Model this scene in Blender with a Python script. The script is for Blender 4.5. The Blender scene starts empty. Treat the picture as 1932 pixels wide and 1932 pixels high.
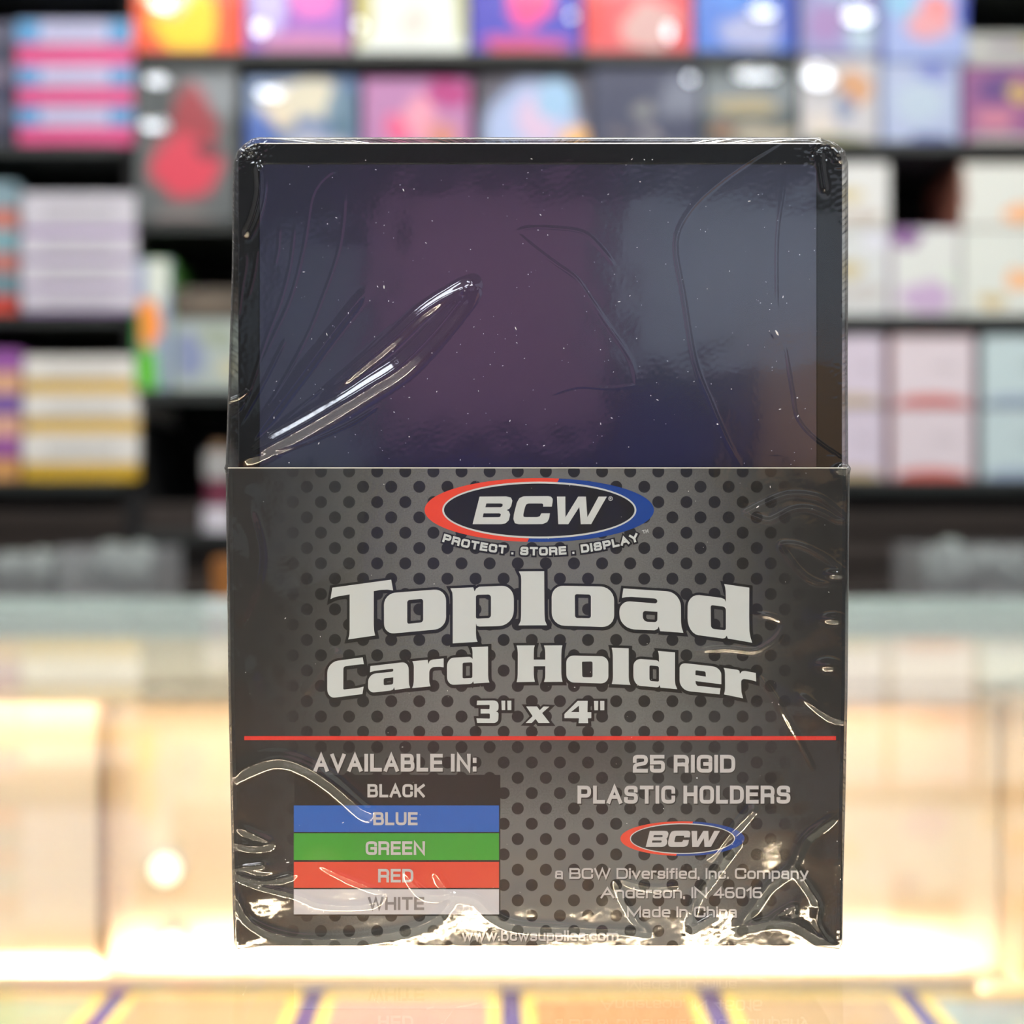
import bpy, bmesh, math, random
import numpy as np
from mathutils import Vector
from mathutils.geometry import tessellate_polygon

C = bpy.context.scene
COL = C.collection
random.seed(7)

# ---------------------------------------------------------------- camera, world, exposure
F = 2740.0                      # focal length in pixels of the 1932 px frame
D0 = 0.195                      # lens to the front of the pack
S = D0 / F                      # metres per pixel on the pack's front
ZG = 1.0                        # top of the glass counter
ZC = ZG + (1790 - 966) * S      # lens height
cam = bpy.data.cameras.new('camera'); cam_o = bpy.data.objects.new('camera', cam); COL.objects.link(cam_o)
cam.sensor_width = 36; cam.lens = F / 1932 * 36
cam_o.location = (0, -D0, ZC); cam_o.rotation_euler = (math.pi / 2, 0, 0)
cam.clip_start = 0.01
cam.dof.use_dof = True; cam.dof.focus_distance = D0 + 0.0003
cam.dof.aperture_fstop = (cam.lens / 1000) / 0.0036
C.camera = cam_o
w = bpy.data.worlds.new('world'); C.world = w; w.use_nodes = True
w.node_tree.nodes['Background'].inputs[0].default_value = (0.5, 0.55, 0.6, 1)
w.node_tree.nodes['Background'].inputs[1].default_value = 0.05
C.view_settings.view_transform = 'Standard'; C.view_settings.look = 'None'
C.view_settings.gamma = 1; C.view_settings.use_curve_mapping = False
C.view_settings.exposure = 0.0
PANEL_L = 16.0                  # ceiling panels
LED_L = 200.0                    # strips inside the case
C.cycles.max_bounces = 8; C.cycles.transparent_max_bounces = 24
C.cycles.diffuse_bounces = 4; C.cycles.glossy_bounces = 5
C.cycles.sample_clamp_indirect = 6
C.cycles.use_denoising = True
C.cycles.caustics_reflective = False; C.cycles.caustics_refractive = False


def P(px, py, Y=0.0):           # point seen at a pixel, on the upright plane at depth Y
    k = (Y + D0) / F
    return Vector(((px - 966) * k, Y, ZC - (py - 966) * k))


# ---------------------------------------------------------------- helpers
def lin(c):
    return tuple((v / 255 / 12.92) if v / 255 <= 0.04045 else ((v / 255 + 0.055) / 1.055) ** 2.4 for v in c[:3]) + (1.0,)


MATS = {}


def nn(nt, t, **k):
    n = nt.nodes.new(t)
    for a, b in k.items():
        setattr(n, a, b)
    return n


def math_n(nt, op, a, b=None, c=None, clamp=False):
    n = nt.nodes.new('ShaderNodeMath'); n.operation = op; n.use_clamp = clamp
    for i, v in enumerate((a, b, c)):
        if v is None: continue
        if isinstance(v, (int, float)): n.inputs[i].default_value = v
        else: nt.links.new(v, n.inputs[i])
    return n.outputs[0]


def mix_n(nt, fac, a, b):
    n = nt.nodes.new('ShaderNodeMix'); n.data_type = 'RGBA'
    for i, v in ((0, fac), (6, a), (7, b)):
        if isinstance(v, (int, float)): n.inputs[i].default_value = v
        elif isinstance(v, tuple): n.inputs[i].default_value = v
        else: nt.links.new(v, n.inputs[i])
    return n.outputs[2]


def mat(name, col, rough=0.5, var=0.06, scale=60, metal=0, spec=0.5, coat=0, bump=0, emit=0, ior=1.5):
    key = (name, tuple(col), rough, emit)
    if key in MATS: return MATS[key]
    m = bpy.data.materials.new(name); m.use_nodes = True; nt = m.node_tree
    b = nt.nodes['Principled BSDF']
    c = lin(col)
    tc = nn(nt, 'ShaderNodeTexCoord'); nz = nn(nt, 'ShaderNodeTexNoise'); nz.inputs['Scale'].default_value = scale
    nt.links.new(tc.outputs['Object'], nz.inputs['Vector'])
    dk = tuple(v * (1 - var * 2) for v in c[:3]) + (1,); lt = tuple(min(1, v * (1 + var)) for v in c[:3]) + (1,)
    out = mix_n(nt, nz.outputs['Fac'], dk, lt)
    nt.links.new(out, b.inputs['Base Color'])
    b.inputs['Roughness'].default_value = rough; b.inputs['Metallic'].default_value = metal
    b.inputs['Specular IOR Level'].default_value = spec; b.inputs['Coat Weight'].default_value = coat
    b.inputs['Coat Roughness'].default_value = max(0.05, rough * .8); b.inputs['IOR'].default_value = ior
    if bump:
        bn = nn(nt, 'ShaderNodeBump'); bn.inputs['Strength'].default_value = bump; bn.inputs['Distance'].default_value = 0.002
        nt.links.new(nz.outputs['Fac'], bn.inputs['Height']); nt.links.new(bn.outputs[0], b.inputs['Normal'])
    if emit:
        b.inputs['Emission Color'].default_value = c; b.inputs['Emission Strength'].default_value = emit
    MATS[key] = m
    return m


def clear_mat(name, tint, rough, k=1.0, add=0.0, noise=0.0, haze=0.0):
    """thin clear sheet: light goes straight through, Fresnel share mirrored (same on both faces)"""
    if name in MATS: return MATS[name]
    m = bpy.data.materials.new(name); m.use_nodes = True; nt = m.node_tree
    nt.nodes.remove(nt.nodes['Principled BSDF'])
    g = nn(nt, 'ShaderNodeNewGeometry'); dp = nn(nt, 'ShaderNodeVectorMath', operation='DOT_PRODUCT')
    nt.links.new(g.outputs['Incoming'], dp.inputs[0]); nt.links.new(g.outputs['Normal'], dp.inputs[1])
    a = math_n(nt, 'ABSOLUTE', dp.outputs['Value']); q = math_n(nt, 'SUBTRACT', 1.0, a, clamp=True)
    q5 = math_n(nt, 'POWER', q, 5.0); f = math_n(nt, 'MULTIPLY_ADD', q5, 0.96, 0.04)
    f = math_n(nt, 'MULTIPLY_ADD', f, k, add, clamp=True)
    tr = nn(nt, 'ShaderNodeBsdfTransparent'); tr.inputs[0].default_value = tint
    gl = nn(nt, 'ShaderNodeBsdfGlossy'); gl.inputs['Roughness'].default_value = rough
    if noise:
        tc = nn(nt, 'ShaderNodeTexCoord'); nz = nn(nt, 'ShaderNodeTexNoise'); nz.inputs['Scale'].default_value = 900
        nt.links.new(tc.outputs['Object'], nz.inputs['Vector'])
        nt.links.new(math_n(nt, 'MULTIPLY_ADD', nz.outputs['Fac'], noise, rough), gl.inputs['Roughness'])
    mx = nn(nt, 'ShaderNodeMixShader')
    nt.links.new(f, mx.inputs[0]); nt.links.new(tr.outputs[0], mx.inputs[1]); nt.links.new(gl.outputs[0], mx.inputs[2])
    last = mx
    if haze:                    # the sheet scatters a little, more at a slant
        df = nn(nt, 'ShaderNodeBsdfDiffuse'); df.inputs[0].default_value = (.8, .8, .8, 1)
        hf = math_n(nt, 'MULTIPLY_ADD', math_n(nt, 'POWER', q, 2.5), .3, haze, clamp=True)
        last = nn(nt, 'ShaderNodeMixShader'); nt.links.new(hf, last.inputs[0]); nt.links.new(mx.outputs[0], last.inputs[1]); nt.links.new(df.outputs[0], last.inputs[2])
    nt.links.new(last.outputs[0], nt.nodes['Material Output'].inputs['Surface'])
    MATS[name] = m
    return m


def link(o, parent=None):
    COL.objects.link(o)
    if parent: o.parent = parent
    return o


def obj(name, verts, faces, m, parent=None, smooth=False):
    me = bpy.data.meshes.new(name); me.from_pydata([tuple(v) for v in verts], [], faces); me.update()
    me.materials.append(m)
    if smooth: me.shade_smooth()
    return link(bpy.data.objects.new(name, me), parent)


def tag(o, label=None, cat=None, group=None, kind=None):
    for k, v in (('label', label), ('category', cat), ('group', group), ('kind', kind)):
        if v: o[k] = v
    return o


def empty(name, loc, label, cat, group=None):
    o = bpy.data.objects.new(name, None); o.location = loc; o.empty_display_size = 0.02
    link(o); tag(o, label, cat, group)
    return o


def boxdata(x0, x1, y0, y1, z0, z1, bev=0.0):
    bm = bmesh.new(); bmesh.ops.create_cube(bm, size=1)
    for v in bm.verts:
        v.co = Vector(((x0 + x1) / 2 + v.co.x * (x1 - x0), (y0 + y1) / 2 + v.co.y * (y1 - y0), (z0 + z1) / 2 + v.co.z * (z1 - z0)))
    if bev: bmesh.ops.bevel(bm, geom=bm.edges[:], offset=bev, segments=2, profile=0.5, affect='EDGES')
    return bm


def bx(name, x0, x1, y0, y1, z0, z1, m, parent=None, bev=0.0, origin=None):
    """box in world metres; under a parent the coordinates are the parent's own"""
    if parent is None and origin is None:
        origin = ((x0 + x1) / 2, (y0 + y1) / 2, z0)
    o0 = Vector(origin or (0, 0, 0))
    bm = boxdata(x0 - o0.x, x1 - o0.x, y0 - o0.y, y1 - o0.y, z0 - o0.z, z1 - o0.z, bev)
    me = bpy.data.meshes.new(name); bm.to_mesh(me); bm.free(); me.materials.append(m)
    o = bpy.data.objects.new(name, me); o.location = o0 if parent is None else (0, 0, 0)
    return link(o, parent)


def cyl(name, c, r, h, axis, m, parent=None, seg=24, r2=None):
    bm = bmesh.new(); bmesh.ops.create_cone(bm, cap_ends=True, segments=seg, radius1=r, radius2=r if r2 is None else r2, depth=h)
    for v in bm.verts:
        a, b, z = v.co
        v.co = Vector(c) + (Vector((a, b, z)) if axis == 'z' else Vector((a, z, b)) if axis == 'y' else Vector((z, a, b)))
    bmesh.ops.recalc_face_normals(bm, faces=bm.faces)
    me = bpy.data.meshes.new(name); bm.to_mesh(me); bm.free(); me.materials.append(m)
    return link(bpy.data.objects.new(name, me), parent)


# ---------------------------------------------------------------- the room
RX0, RX1, RY0, RY1, RZ = -3.0, 3.0, -3.4, 2.0, 2.8
m_floor = mat('grey_floor', (92, 88, 84), 0.4, 0.1, 3)
m_wall = mat('grey_wall', (84, 84, 90), 0.8, 0.08, 5)
m_side = mat('light_side_wall', (205, 205, 208), 0.8, 0.06, 5)
m_black = mat('black_wall', (12, 12, 13), 0.7, 0.1, 5)
m_ceil = mat('white_ceiling', (190, 190, 188), 0.9, 0.05, 4)
for nm, a in (('floor', (RX0, RX1, RY0, RY1, -0.05, 0)), ('ceiling', (RX0, RX1, RY0, RY1, RZ, RZ + 0.05)),
              ('wall_back', (RX0, RX1, RY1, RY1 + 0.05, 0, RZ)), ('wall_front', (RX0, RX1, RY0 - 0.05, RY0, 0, RZ)),
              ('wall_left', (RX0 - 0.05, RX0, RY0, RY1, 0, RZ)), ('wall_right', (RX1, RX1 + 0.05, RY0, RY1, 0, RZ))):
    o = bx(nm, *a, {'floor': m_floor, 'ceiling': m_ceil, 'wall_back': m_black, 'wall_left': m_side, 'wall_right': m_side}.get(nm, m_wall)); o['kind'] = 'structure'

# ceiling LED panels
m_panel = mat('panel_diffuser', (240, 247, 255), 0.5, 0.0, 5, emit=PANEL_L)
m_frame = mat('white_steel', (215, 215, 215), 0.4, 0.03)
PANELS = [(-1.0, -1.15), (0.25, -1.15), (1.5, -1.15), (-1.0, 0.45), (0.25, 0.45), (1.5, 0.45), (-1.0, -2.6), (0.9, -2.6)]
place = ['above the left front of the counter', 'above the middle front of the counter', 'above the right front of the counter',
         'in front of the left shelves', 'in front of the middle shelves', 'in front of the right shelves',
         'by the left end of the banner wall', 'by the right end of the banner wall']
for (x, y), pl in zip(PANELS, place):
    t = empty('ceiling_light', (x, y, RZ), 'square white LED ceiling panel ' + pl, 'light', 'ceiling LED panels')
    bx('diffuser', -0.28, 0.28, -0.28, 0.28, -0.02, -0.005, m_panel, t)
    for a in ((-0.3, 0.3, -0.3, -0.28), (-0.3, 0.3, 0.28, 0.3), (-0.3, -0.28, -0.28, 0.28), (0.28, 0.3, -0.28, 0.28)):
        bx('frame', *a, -0.025, 0.0, m_frame, t)

# long unseen lamp added over the counter to brighten the rear worktop
t = empty('fill_lamp', (0, .52, 2.3), 'long white linear lamp added out of view to brighten the rear worktop', 'light')
bx('housing', -.9, .9, -.045, .045, 0, .05, m_frame, t, .003)
bx('diffuser', -.88, .88, -.035, .035, -.006, -.001, mat('fill_diffuser', (255, 244, 230), .5, 0, 5, emit=60), t)
for sx in (-.7, .7): cyl('cord', (sx, 0, .05 + (RZ - 2.35) / 2), .002, RZ - 2.35, 'z', m_frame, t, 8)

# unseen cloths added behind the camera for the plastic to mirror
def backdrop(x0, x1, z0, z1, col, label, rod=True):
    t = empty('reflected_cloth', ((x0 + x1) / 2, RY0 + 0.03, z1), label, 'backdrop')
    W = (x1 - x0) / 2; H = z1 - z0
    n = 24; vs = []; fs = []
    for j in range(9):
        for i in range(n + 1):
            u = i / n
            vs.append((-W + 2 * W * u, 0.012 * math.sin(u * 19 + j * .3) * (0.3 + j / 9), -H * j / 8))
    for j in range(8):
        for i in range(n):
            a = j * (n + 1) + i
            fs.append((a, a + n + 1, a + n + 2, a + 1))
    obj('cloth', vs, fs, mat('backdrop_cloth', col, 0.8, 0.12, 4), t, True)
    cyl('rod', (0, 0, 0.01), 0.012, 2 * W + 0.08, 'x', mat('rod_metal', (60, 60, 62), 0.3, 0, metal=1), t)


backdrop(-0.62, -0.36, 0.9, 1.75, (155, 165, 178), 'added pale grey cloth banner left of the mauve one')
backdrop(-0.33, 0.22, 1.25, 1.86, (202, 150, 184), 'added mauve cloth banner in the middle of the rear wall')
backdrop(0.26, 0.95, 1.42, 1.84, (215, 225, 240), 'added pale blue-grey cloth banner right of the mauve one')
backdrop(-0.33, 0.22, 0.75, 1.17, (70, 80, 165), 'added navy cloth banner hanging below the mauve one')
backdrop(0.26, 0.55, 0.75, 1.36, (60, 70, 130), 'added slate blue cloth banner hanging below the pale one')
t = empty('reflected_cabinet', (0.82, RY0, 1.10), 'added pale wood cabinet on the rear wall beside the slate banner', 'cabinet')  # unseen; added so the plastic mirrors a warm patch
bx('body', -0.22, 0.22, 0.0, 0.22, 0, 0.3, mat('birch', (225, 175, 130), 0.5, 0.1, 12), t)
bx('door', -0.21, -0.005, 0.22, 0.235, 0.01, 0.29, mat('birch', (225, 175, 130), 0.5, 0.1, 12), t, 0.002)
bx('door', 0.005, 0.21, 0.22, 0.235, 0.01, 0.29, mat('birch', (225, 175, 130), 0.5, 0.1, 12), t, 0.002)

# ---------------------------------------------------------------- shelving behind
YS = 1.605
KS = (YS + D0) / F
m_shelf = mat('black_shelf_board', (44, 47, 45), 0.45, 0.08, 8)
m_back = mat('black_back_panel', (10, 10, 11), 0.8, 0.1, 6)
m_cab = mat('dark_brown_slat', (44, 34, 27), 0.6, 0.2, 10)


def zpx(py, Y=YS): return ZC - (py - 966) * (Y + D0) / F
def xpx(px, Y=YS): return (px - 966) * (Y + D0) / F


def bay(x0, x1, ys, label):
    t = empty('shelving_unit', ((x0 + x1) / 2, YS, 0), label, 'shelf', 'black shelving bays behind the counter')
    W = (x1 - x0) / 2; top = zpx(min(ys)) + 0.4
    bx('back_panel', -W, W, 0.285, 0.3, 0, top, m_back, t)
    for sx in (-1, 1):
        a, b = sorted((sx * W, sx * (W - 0.008)))
        bx('side_panel', a, b, 0.01, 0.284, 0, top, m_back, t)
    for y in ys:
        z = zpx(y)
        bx('shelf_board', -W + .009, W - .009, 0.0, 0.28, z - 0.012, z, m_shelf, t, 0.0008)
        bx('price_rail', -W + .009, W - .009, -0.004, -0.0005, z - 0.0125, z - 0.0005, m_shelf, t)
    z = zpx(920) - 0.02
    k = 0
    while z > 0.1:                                   # slatted base front
        bx('slat', -W + .009, W - .009, 0.02, 0.035, z - 0.034, z, m_cab, t, 0.001)
        z -= 0.042; k += 1
        if k > 16: break
    return t


XB = [-1.0, xpx(249), xpx(1507), 1.25]
bay(XB[0], XB[1] - .002, [-47, 272, 592, 907], 'left black shelving bay holding stacked card boxes')
bay(XB[1], XB[2] - .002, [-221, 98, 417, 737, 1003], 'middle black shelving bay behind the wrapped pack')
bay(XB[2], XB[3], [-51, 268, 596, 907], 'right black shelving bay holding pale boxes')

m_wrap = clear_mat('box_wrap', (0.99, 0.99, 0.99, 1), 0.05, 5.0)


def art(name, base, blobs, rough=0.35, bands=None, warp=0.25):
    """printed picture: soft blobs of colour (u, v from -1 to 1 over the face)"""
    m = bpy.data.materials.new(name); m.use_nodes = True; nt = m.node_tree
    b = nt.nodes['Principled BSDF']; b.inputs['Roughness'].default_value = rough; b.inputs['Coat Weight'].default_value = 0.3
    tc = nn(nt, 'ShaderNodeTexCoord'); sp = nn(nt, 'ShaderNodeSeparateXYZ')
    nz = nn(nt, 'ShaderNodeTexNoise'); nz.inputs['Scale'].default_value = 3.5; nz.inputs['Detail'].default_value = 4
    nt.links.new(tc.outputs['Generated'], nz.inputs['Vector']); nt.links.new(tc.outputs['Generated'], sp.inputs[0])
    u = math_n(nt, 'MULTIPLY_ADD', sp.outputs['X'], 2.0, -1.0); v = math_n(nt, 'MULTIPLY_ADD', sp.outputs['Z'], 2.0, -1.0)
    ns = nn(nt, 'ShaderNodeSeparateColor'); nt.links.new(nz.outputs['Color'], ns.inputs[0])
    wu = math_n(nt, 'MULTIPLY_ADD', math_n(nt, 'SUBTRACT', ns.outputs[0], 0.5), warp * 2, u)
    wv = math_n(nt, 'MULTIPLY_ADD', math_n(nt, 'SUBTRACT', ns.outputs[1], 0.5), warp * 2, v)
    c = lin(base)
    for (v0, v1, bc) in (bands or []):
        a = math_n(nt, 'MULTIPLY', math_n(nt, 'GREATER_THAN', v, v0), math_n(nt, 'LESS_THAN', v, v1))
        c = mix_n(nt, a, c, lin(bc))
    for (cu, cv, ru, rv, bc) in blobs:
        du = math_n(nt, 'DIVIDE', math_n(nt, 'SUBTRACT', wu, cu), ru); dv = math_n(nt, 'DIVIDE', math_n(nt, 'SUBTRACT', wv, cv), rv)
        d = math_n(nt, 'ADD', math_n(nt, 'MULTIPLY', du, du), math_n(nt, 'MULTIPLY', dv, dv))
        mr = nn(nt, 'ShaderNodeMapRange'); mr.interpolation_type = 'SMOOTHSTEP'
        nt.links.new(d, mr.inputs[0]); mr.inputs[1].default_value = 1.2; mr.inputs[2].default_value = 0.5
        c = mix_n(nt, mr.outputs[0], c, lin(bc))
    if isinstance(c, tuple): b.inputs['Base Color'].default_value = c
    else: nt.links.new(c, b.inputs['Base Color'])
    return m


LAMP = Vector((0.25, -1.15, RZ))


def game_box(x0, x1, y0, y1, side, front, label, group=None, depth=0.16, Y=YS, glare=(), rnd=0.0, cat='box', jit=True):
    """carton with a printed front panel, a lid seam and clear glare facets; pixel box x0..x1, y0..y1"""
    zb = zpx(y1, Y); W = xpx(x1, Y) - xpx(x0, Y); H = zpx(y0, Y) - zb
    cx = (xpx(x0, Y) + xpx(x1, Y)) / 2
    t = empty('game_box', (cx, Y + (random.uniform(.002, .008) if jit else .004), zb + 0.0003), label, cat, group)
    ms = mat('carton', side, 0.45, 0.1, 25)
    bx('carton', -W / 2, W / 2, 0, depth, 0, H, ms, t, 0.0015)
    bx('front_print', -W / 2 + .0015, W / 2 - .0015, -0.0008, -0.0001, .0015, H - .0015, front, t)
    if glare is not None:
        for (gx, gy, gw, gh) in glare:
            c = P(gx, gy, t.location.y - 0.004)
            n = ((cam_o.location - c).normalized() + (LAMP - c).normalized()).normalized()  # facet added and tilted to mirror the lamp into the lens
            ex = Vector((1, 0, 0)); ex = (ex - n * ex.dot(n)).normalized(); ez = n.cross(ex); ez = -ez if ez.z < 0 else ez
            a, b_ = gw * KS / 2, gh * KS / 2
            vs = []; fs = []; R, Sg = 5, 20
            c0 = c - t.location
            vs.append(c0)
            for i in range(1, R + 1):
                for j in range(Sg):
                    r = i / R; th = j / Sg * 2 * math.pi
                    p = c0 + ex * (a * r * math.cos(th)) + ez * (b_ * r * math.sin(th)) - n * (0.008 * (a + b_) * r * r)
                    if i == R: p = Vector((p.x, -0.001, p.z))
                    p.y = min(p.y, -0.001)
                    vs.append(p)
            for j in range(Sg):
                fs.append((0, 1 + j, 1 + (j + 1) % Sg))
                for i in range(R - 1):
                    q = 1 + i * Sg
                    fs.append((q + j, q + Sg + j, q + Sg + (j + 1) % Sg, q + (j + 1) % Sg))
            obj('glare_facet', vs, fs, m_wrap, t, True)
    return t


def A(base, blobs=(), bands=None, warp=0.25): return art('box_art', base, blobs, bands=bands, warp=warp)


# top shelf of the middle bay
G = 'boxes on the top middle shelf'
game_box(250, 455, -95, 97, (230, 90, 20), A((240, 80, 20), [(0, -0.3, .75, .8, (255, 205, 20)), (-.4, .2, .5, .5, (255, 240, 170)), (.75, -.2, .3, .7, (240, 75, 20))]), 'orange and yellow game box at the left end of the top middle shelf', G, glare=[(312, 8, 75, 50)])
game_box(460, 660, -95, 97, (130, 80, 160), A((150, 95, 185), [(0.3, 0.1, .5, .5, (235, 110, 190)), (-.6, 0, .35, .9, (190, 180, 230)), (.2, -.9, 1, .3, (190, 120, 165))]), 'purple and pink game box right of the orange one', G, glare=[(490, 54, 32, 40)])
game_box(668, 882, -95, 97, (190, 185, 130), A((222, 228, 220), [(0.05, -.4, .3, .35, (215, 205, 195)), (-.9, -.2, .25, .7, (190, 180, 110)), (.95, 0, .15, .9, (170, 170, 110))], warp=.1), 'white game box with olive edges on the top middle shelf', G, glare=[(678, 48, 22, 32)])
game_box(886, 1097, -95, 97, (50, 50, 160), A((60, 55, 175), [(0.05, 0.1, .45, .7, (240, 60, 130)), (0, -.85, .9, .18, (180, 70, 150)), (0, -.97, .8, .1, (210, 50, 80)), (-.4, .7, .6, .4, (220, 50, 90))]), 'blue game box with magenta burst on the top middle shelf', G, glare=[(1078, 30, 18, 24)])
game_box(1101, 1306, -95, 97, (200, 60, 60), A((215, 80, 85), [(0.2, -.5, .6, .5, (200, 160, 155)), (-.8, 0, .25, 1, (210, 60, 60))]), 'red game box with pinkish white centre on the top middle shelf', G, glare=[(1262, 60, 20, 50)])
game_box(1311, 1503, -95, 97, (70, 100, 190), A((70, 115, 200), [(0.1, -.6, .7, .4, (160, 165, 200)), (0.9, 0, .25, 1, (40, 70, 170)), (-.3, .3, .6, .4, (80, 140, 220))]), 'blue game box with pale band at the right end of the top middle shelf', G, glare=[(1442, 22, 60, 36)])
# second shelf of the middle bay (their tops show over the pack)
G = 'boxes on the second middle shelf'
game_box(255, 447, 128, 416, (60, 62, 64), A((88, 92, 92), [(0.15, 0.25, .5, .6, (150, 52, 60)), (0, -.3, .75, .45, (205, 60, 80)), (-.5, .55, .35, .25, (70, 75, 75)), (.4, -.1, .3, .15, (100, 50, 60)), (0, -1, .7, .13, (125, 115, 112))]), 'tall grey game box with red picture left of the wrapped pack', G, glare=[(296, 152, 55, 34), (290, 238, 66, 34)])
game_box(462, 676, 145, 416, (60, 80, 120), A((95, 120, 160), [(-.4, .6, .4, .35, (205, 190, 160)), (.2, .75, .5, .3, (190, 180, 150)), (.75, .5, .3, .5, (80, 110, 130)), (-.8, .2, .4, .4, (70, 100, 170)), (.3, 0, .7, .3, (170, 170, 185))]), 'blue and cream game box above the left end of the pack', G, glare=[(508, 176, 66, 36)])
game_box(684, 888, 148, 416, (160, 80, 130), A((175, 120, 165), [(.1, .4, .35, .4, (225, 150, 170)), (-.35, .3, .2, .3, (220, 90, 130)), (.6, .85, .5, .2, (170, 50, 120)), (.5, .2, .3, .3, (200, 130, 120))]), 'pink and purple game box above the pack beside the blue and cream one', G)
game_box(898, 1112, 142, 416, (60, 62, 75), A((75, 70, 80), [(0, .2, .95, .8, (165, 180, 215)), (.1, .4, .4, .4, (205, 180, 205)), (.4, .7, .4, .3, (150, 185, 215)), (.75, .15, .3, .2, (235, 180, 110))], warp=.12), 'pale blue arched-picture game box above the middle of the pack', G)
game_box(1114, 1322, 128, 416, (50, 54, 74), A((56, 60, 84), [(.0, .45, .2, .15, (125, 125, 125)), (.1, .1, .25, .12, (130, 125, 130)), (-.5, .1, .3, .1, (90, 85, 95))]), 'dark navy game box above the right half of the pack', G, glare=[(1302, 148, 22, 24)])
game_box(1326, 1504, 124, 416, (50, 60, 58), A((66, 76, 76), [(-.1, .5, .8, .13, (140, 122, 66)), (.3, .12, .8, .14, (170, 160, 140)), (-.6, .15, .3, .12, (140, 105, 80))], warp=.1), 'dark green game box with gold lettering band above the pack', G, glare=[(1432, 143, 100, 34)])
# third shelf of the middle bay
game_box(250, 322, 488, 736, (90, 150, 70), A((150, 160, 185), [(-.2, 0.05, .75, .4, (245, 150, 60)), (.3, .8, .6, .5, (215, 220, 205)), (-.3, -.75, .7, .45, (95, 185, 50)), (-.9, -.2, .3, .5, (50, 120, 60))]), 'orange and green box at the left of the third middle shelf', depth=.12)
game_box(324, 470, 600, 736, (120, 130, 130), A((168, 178, 172), [(-.6, 0, .4, .8, (130, 140, 170)), (.2, .5, .5, .3, (150, 160, 140)), (.5, -.4, .3, .3, (190, 185, 150))]), 'pale grey-green box right of the orange and green one', depth=.12)
game_box(326, 460, 545, 599, (90, 82, 72), A((92, 82, 70), [(0, 0, .6, .6, (110, 98, 84))]), 'small brown box on top of the pale grey-green one', depth=.1)
# little items on the lowest middle shelf
t = empty('small_jar', (xpx(404), YS + .03, zpx(1003) + .0003), 'small white-based jar with maroon label left of the pack', 'jar')
cyl('base', (0, 0, .015), .022, .03, 'z', mat('jar_white', (210, 205, 212), .4), t)
cyl('label_band', (0, 0, .048), .0175, .035, 'z', mat('jar_maroon', (110, 45, 65), .5), t)
cyl('lid', (0, 0, .083), .019, .034, 'z', mat('jar_lid', (170, 168, 165), .4), t)
cyl('knob', (0, 0, .105), .009, .012, 'z', mat('jar_knob', (140, 110, 80), .4), t)
bx('floor_block', 0, 0.001, 0, 0.001, 0, 0.001, m_black, t) if False else None


# stacked boxes of the side bays: lid and tray bands built as two parts
def slim_box(x0, x1, y0, y1, upper, lower, split, label, group, Y=YS, ends=None, glare=(), depth=.2):
    zb = zpx(y1, Y); W = xpx(x1, Y) - xpx(x0, Y); H = zpx(y0, Y) - zb
    cx = (xpx(x0, Y) + xpx(x1, Y)) / 2 + random.uniform(-.0008, .0008)
    t = empty('card_box', (cx, Y + random.uniform(.001, .007), zb + .0002), label, 'box', group)
    hs = H * split
    bx('tray', -W / 2 + .0008, W / 2 - .0008, 0.0006, depth, 0, hs, mat('tray_card', lower, .4, .1, 30), t, .0008)
    bx('lid', -W / 2, W / 2, 0, depth + .001, hs + .0004, H - .0002, mat('lid_card', upper, .4, .06, 30), t, .0012)
    if ends:
        for a, b in ((-W / 2 + .001, -W / 2 + .001 + W * .2), (W / 2 - .001 - W * .2, W / 2 - .001)):
            bx('end_print', a, b, -.0006, -.0001, hs + .002, H - .002, mat('end_print', ends, .4, .05, 30), t)
        bx('title_print', -W * .25, W * .25, -.0006, -.0001, hs + (H - hs) * .35, hs + (H - hs) * .65, mat('title_print', tuple(int(v * .85) for v in upper), .4, .05, 30), t)
    else:
        bx('title_print', -W * .3, W * .3, -.0006, -.0001, hs + (H - hs) * .3, hs + (H - hs) * .7, mat('title_print', tuple(int(v * .9) for v in upper), .4, .05, 30), t)
    return t


G = 'pink and blue boxes at the top left'
for (a, b), w_ in zip(((36, 122), (122, 197), (197, 271)), ('topmost', 'middle', 'lowest')):
    slim_box(28, 249, a, b, (190, 190, 222), (212, 72, 130), .47, w_ + ' blue-and-white box with pink tray in the upper left stack', G, ends=(80, 150, 200))
G = 'lilac grey boxes on the second left shelf'
for (a, b), w_ in zip(((362, 442), (442, 493), (493, 546), (546, 591)), ('topmost lilac-lidded', 'second', 'third', 'lowest')):
    slim_box(38, 256, a, b, (198, 194, 202), (140, 110, 160), .16, w_ + ' pale lilac box in the stack on the second left shelf', G)
G = 'white and gold boxes on the third left shelf'
for (a, b), w_ in zip(((672, 742), (742, 817), (817, 906)), ('topmost', 'middle', 'lowest')):
    slim_box(42, 262, a, b, (222, 218, 210), (205, 165, 45), .36, w_ + ' white box with gold tray in the lower left stack', G)
G = 'partly seen boxes at the left edge'
for (a, b, c, d), w_ in zip(((40, 120, (90, 90, 110), (60, 60, 80)), (120, 195, (110, 100, 120), (60, 60, 85)), (195, 271, (85, 85, 105), (50, 50, 70))), ('topmost', 'middle', 'lowest')):
    slim_box(-150, 22, a, b, c, d, .5, w_ + ' slate grey box cut by the left edge on the top left shelf', G)
for (a, b, c, d), w_ in zip(((342, 430, (130, 155, 165), (190, 110, 95)), (430, 512, (120, 160, 170), (185, 110, 100)), (512, 591, (105, 135, 145), (190, 60, 45))), ('topmost', 'middle', 'lowest')):
    slim_box(-150, 28, a, b, c, d, .42, w_ + ' teal and red box cut by the left edge on the second left shelf', G)
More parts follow.
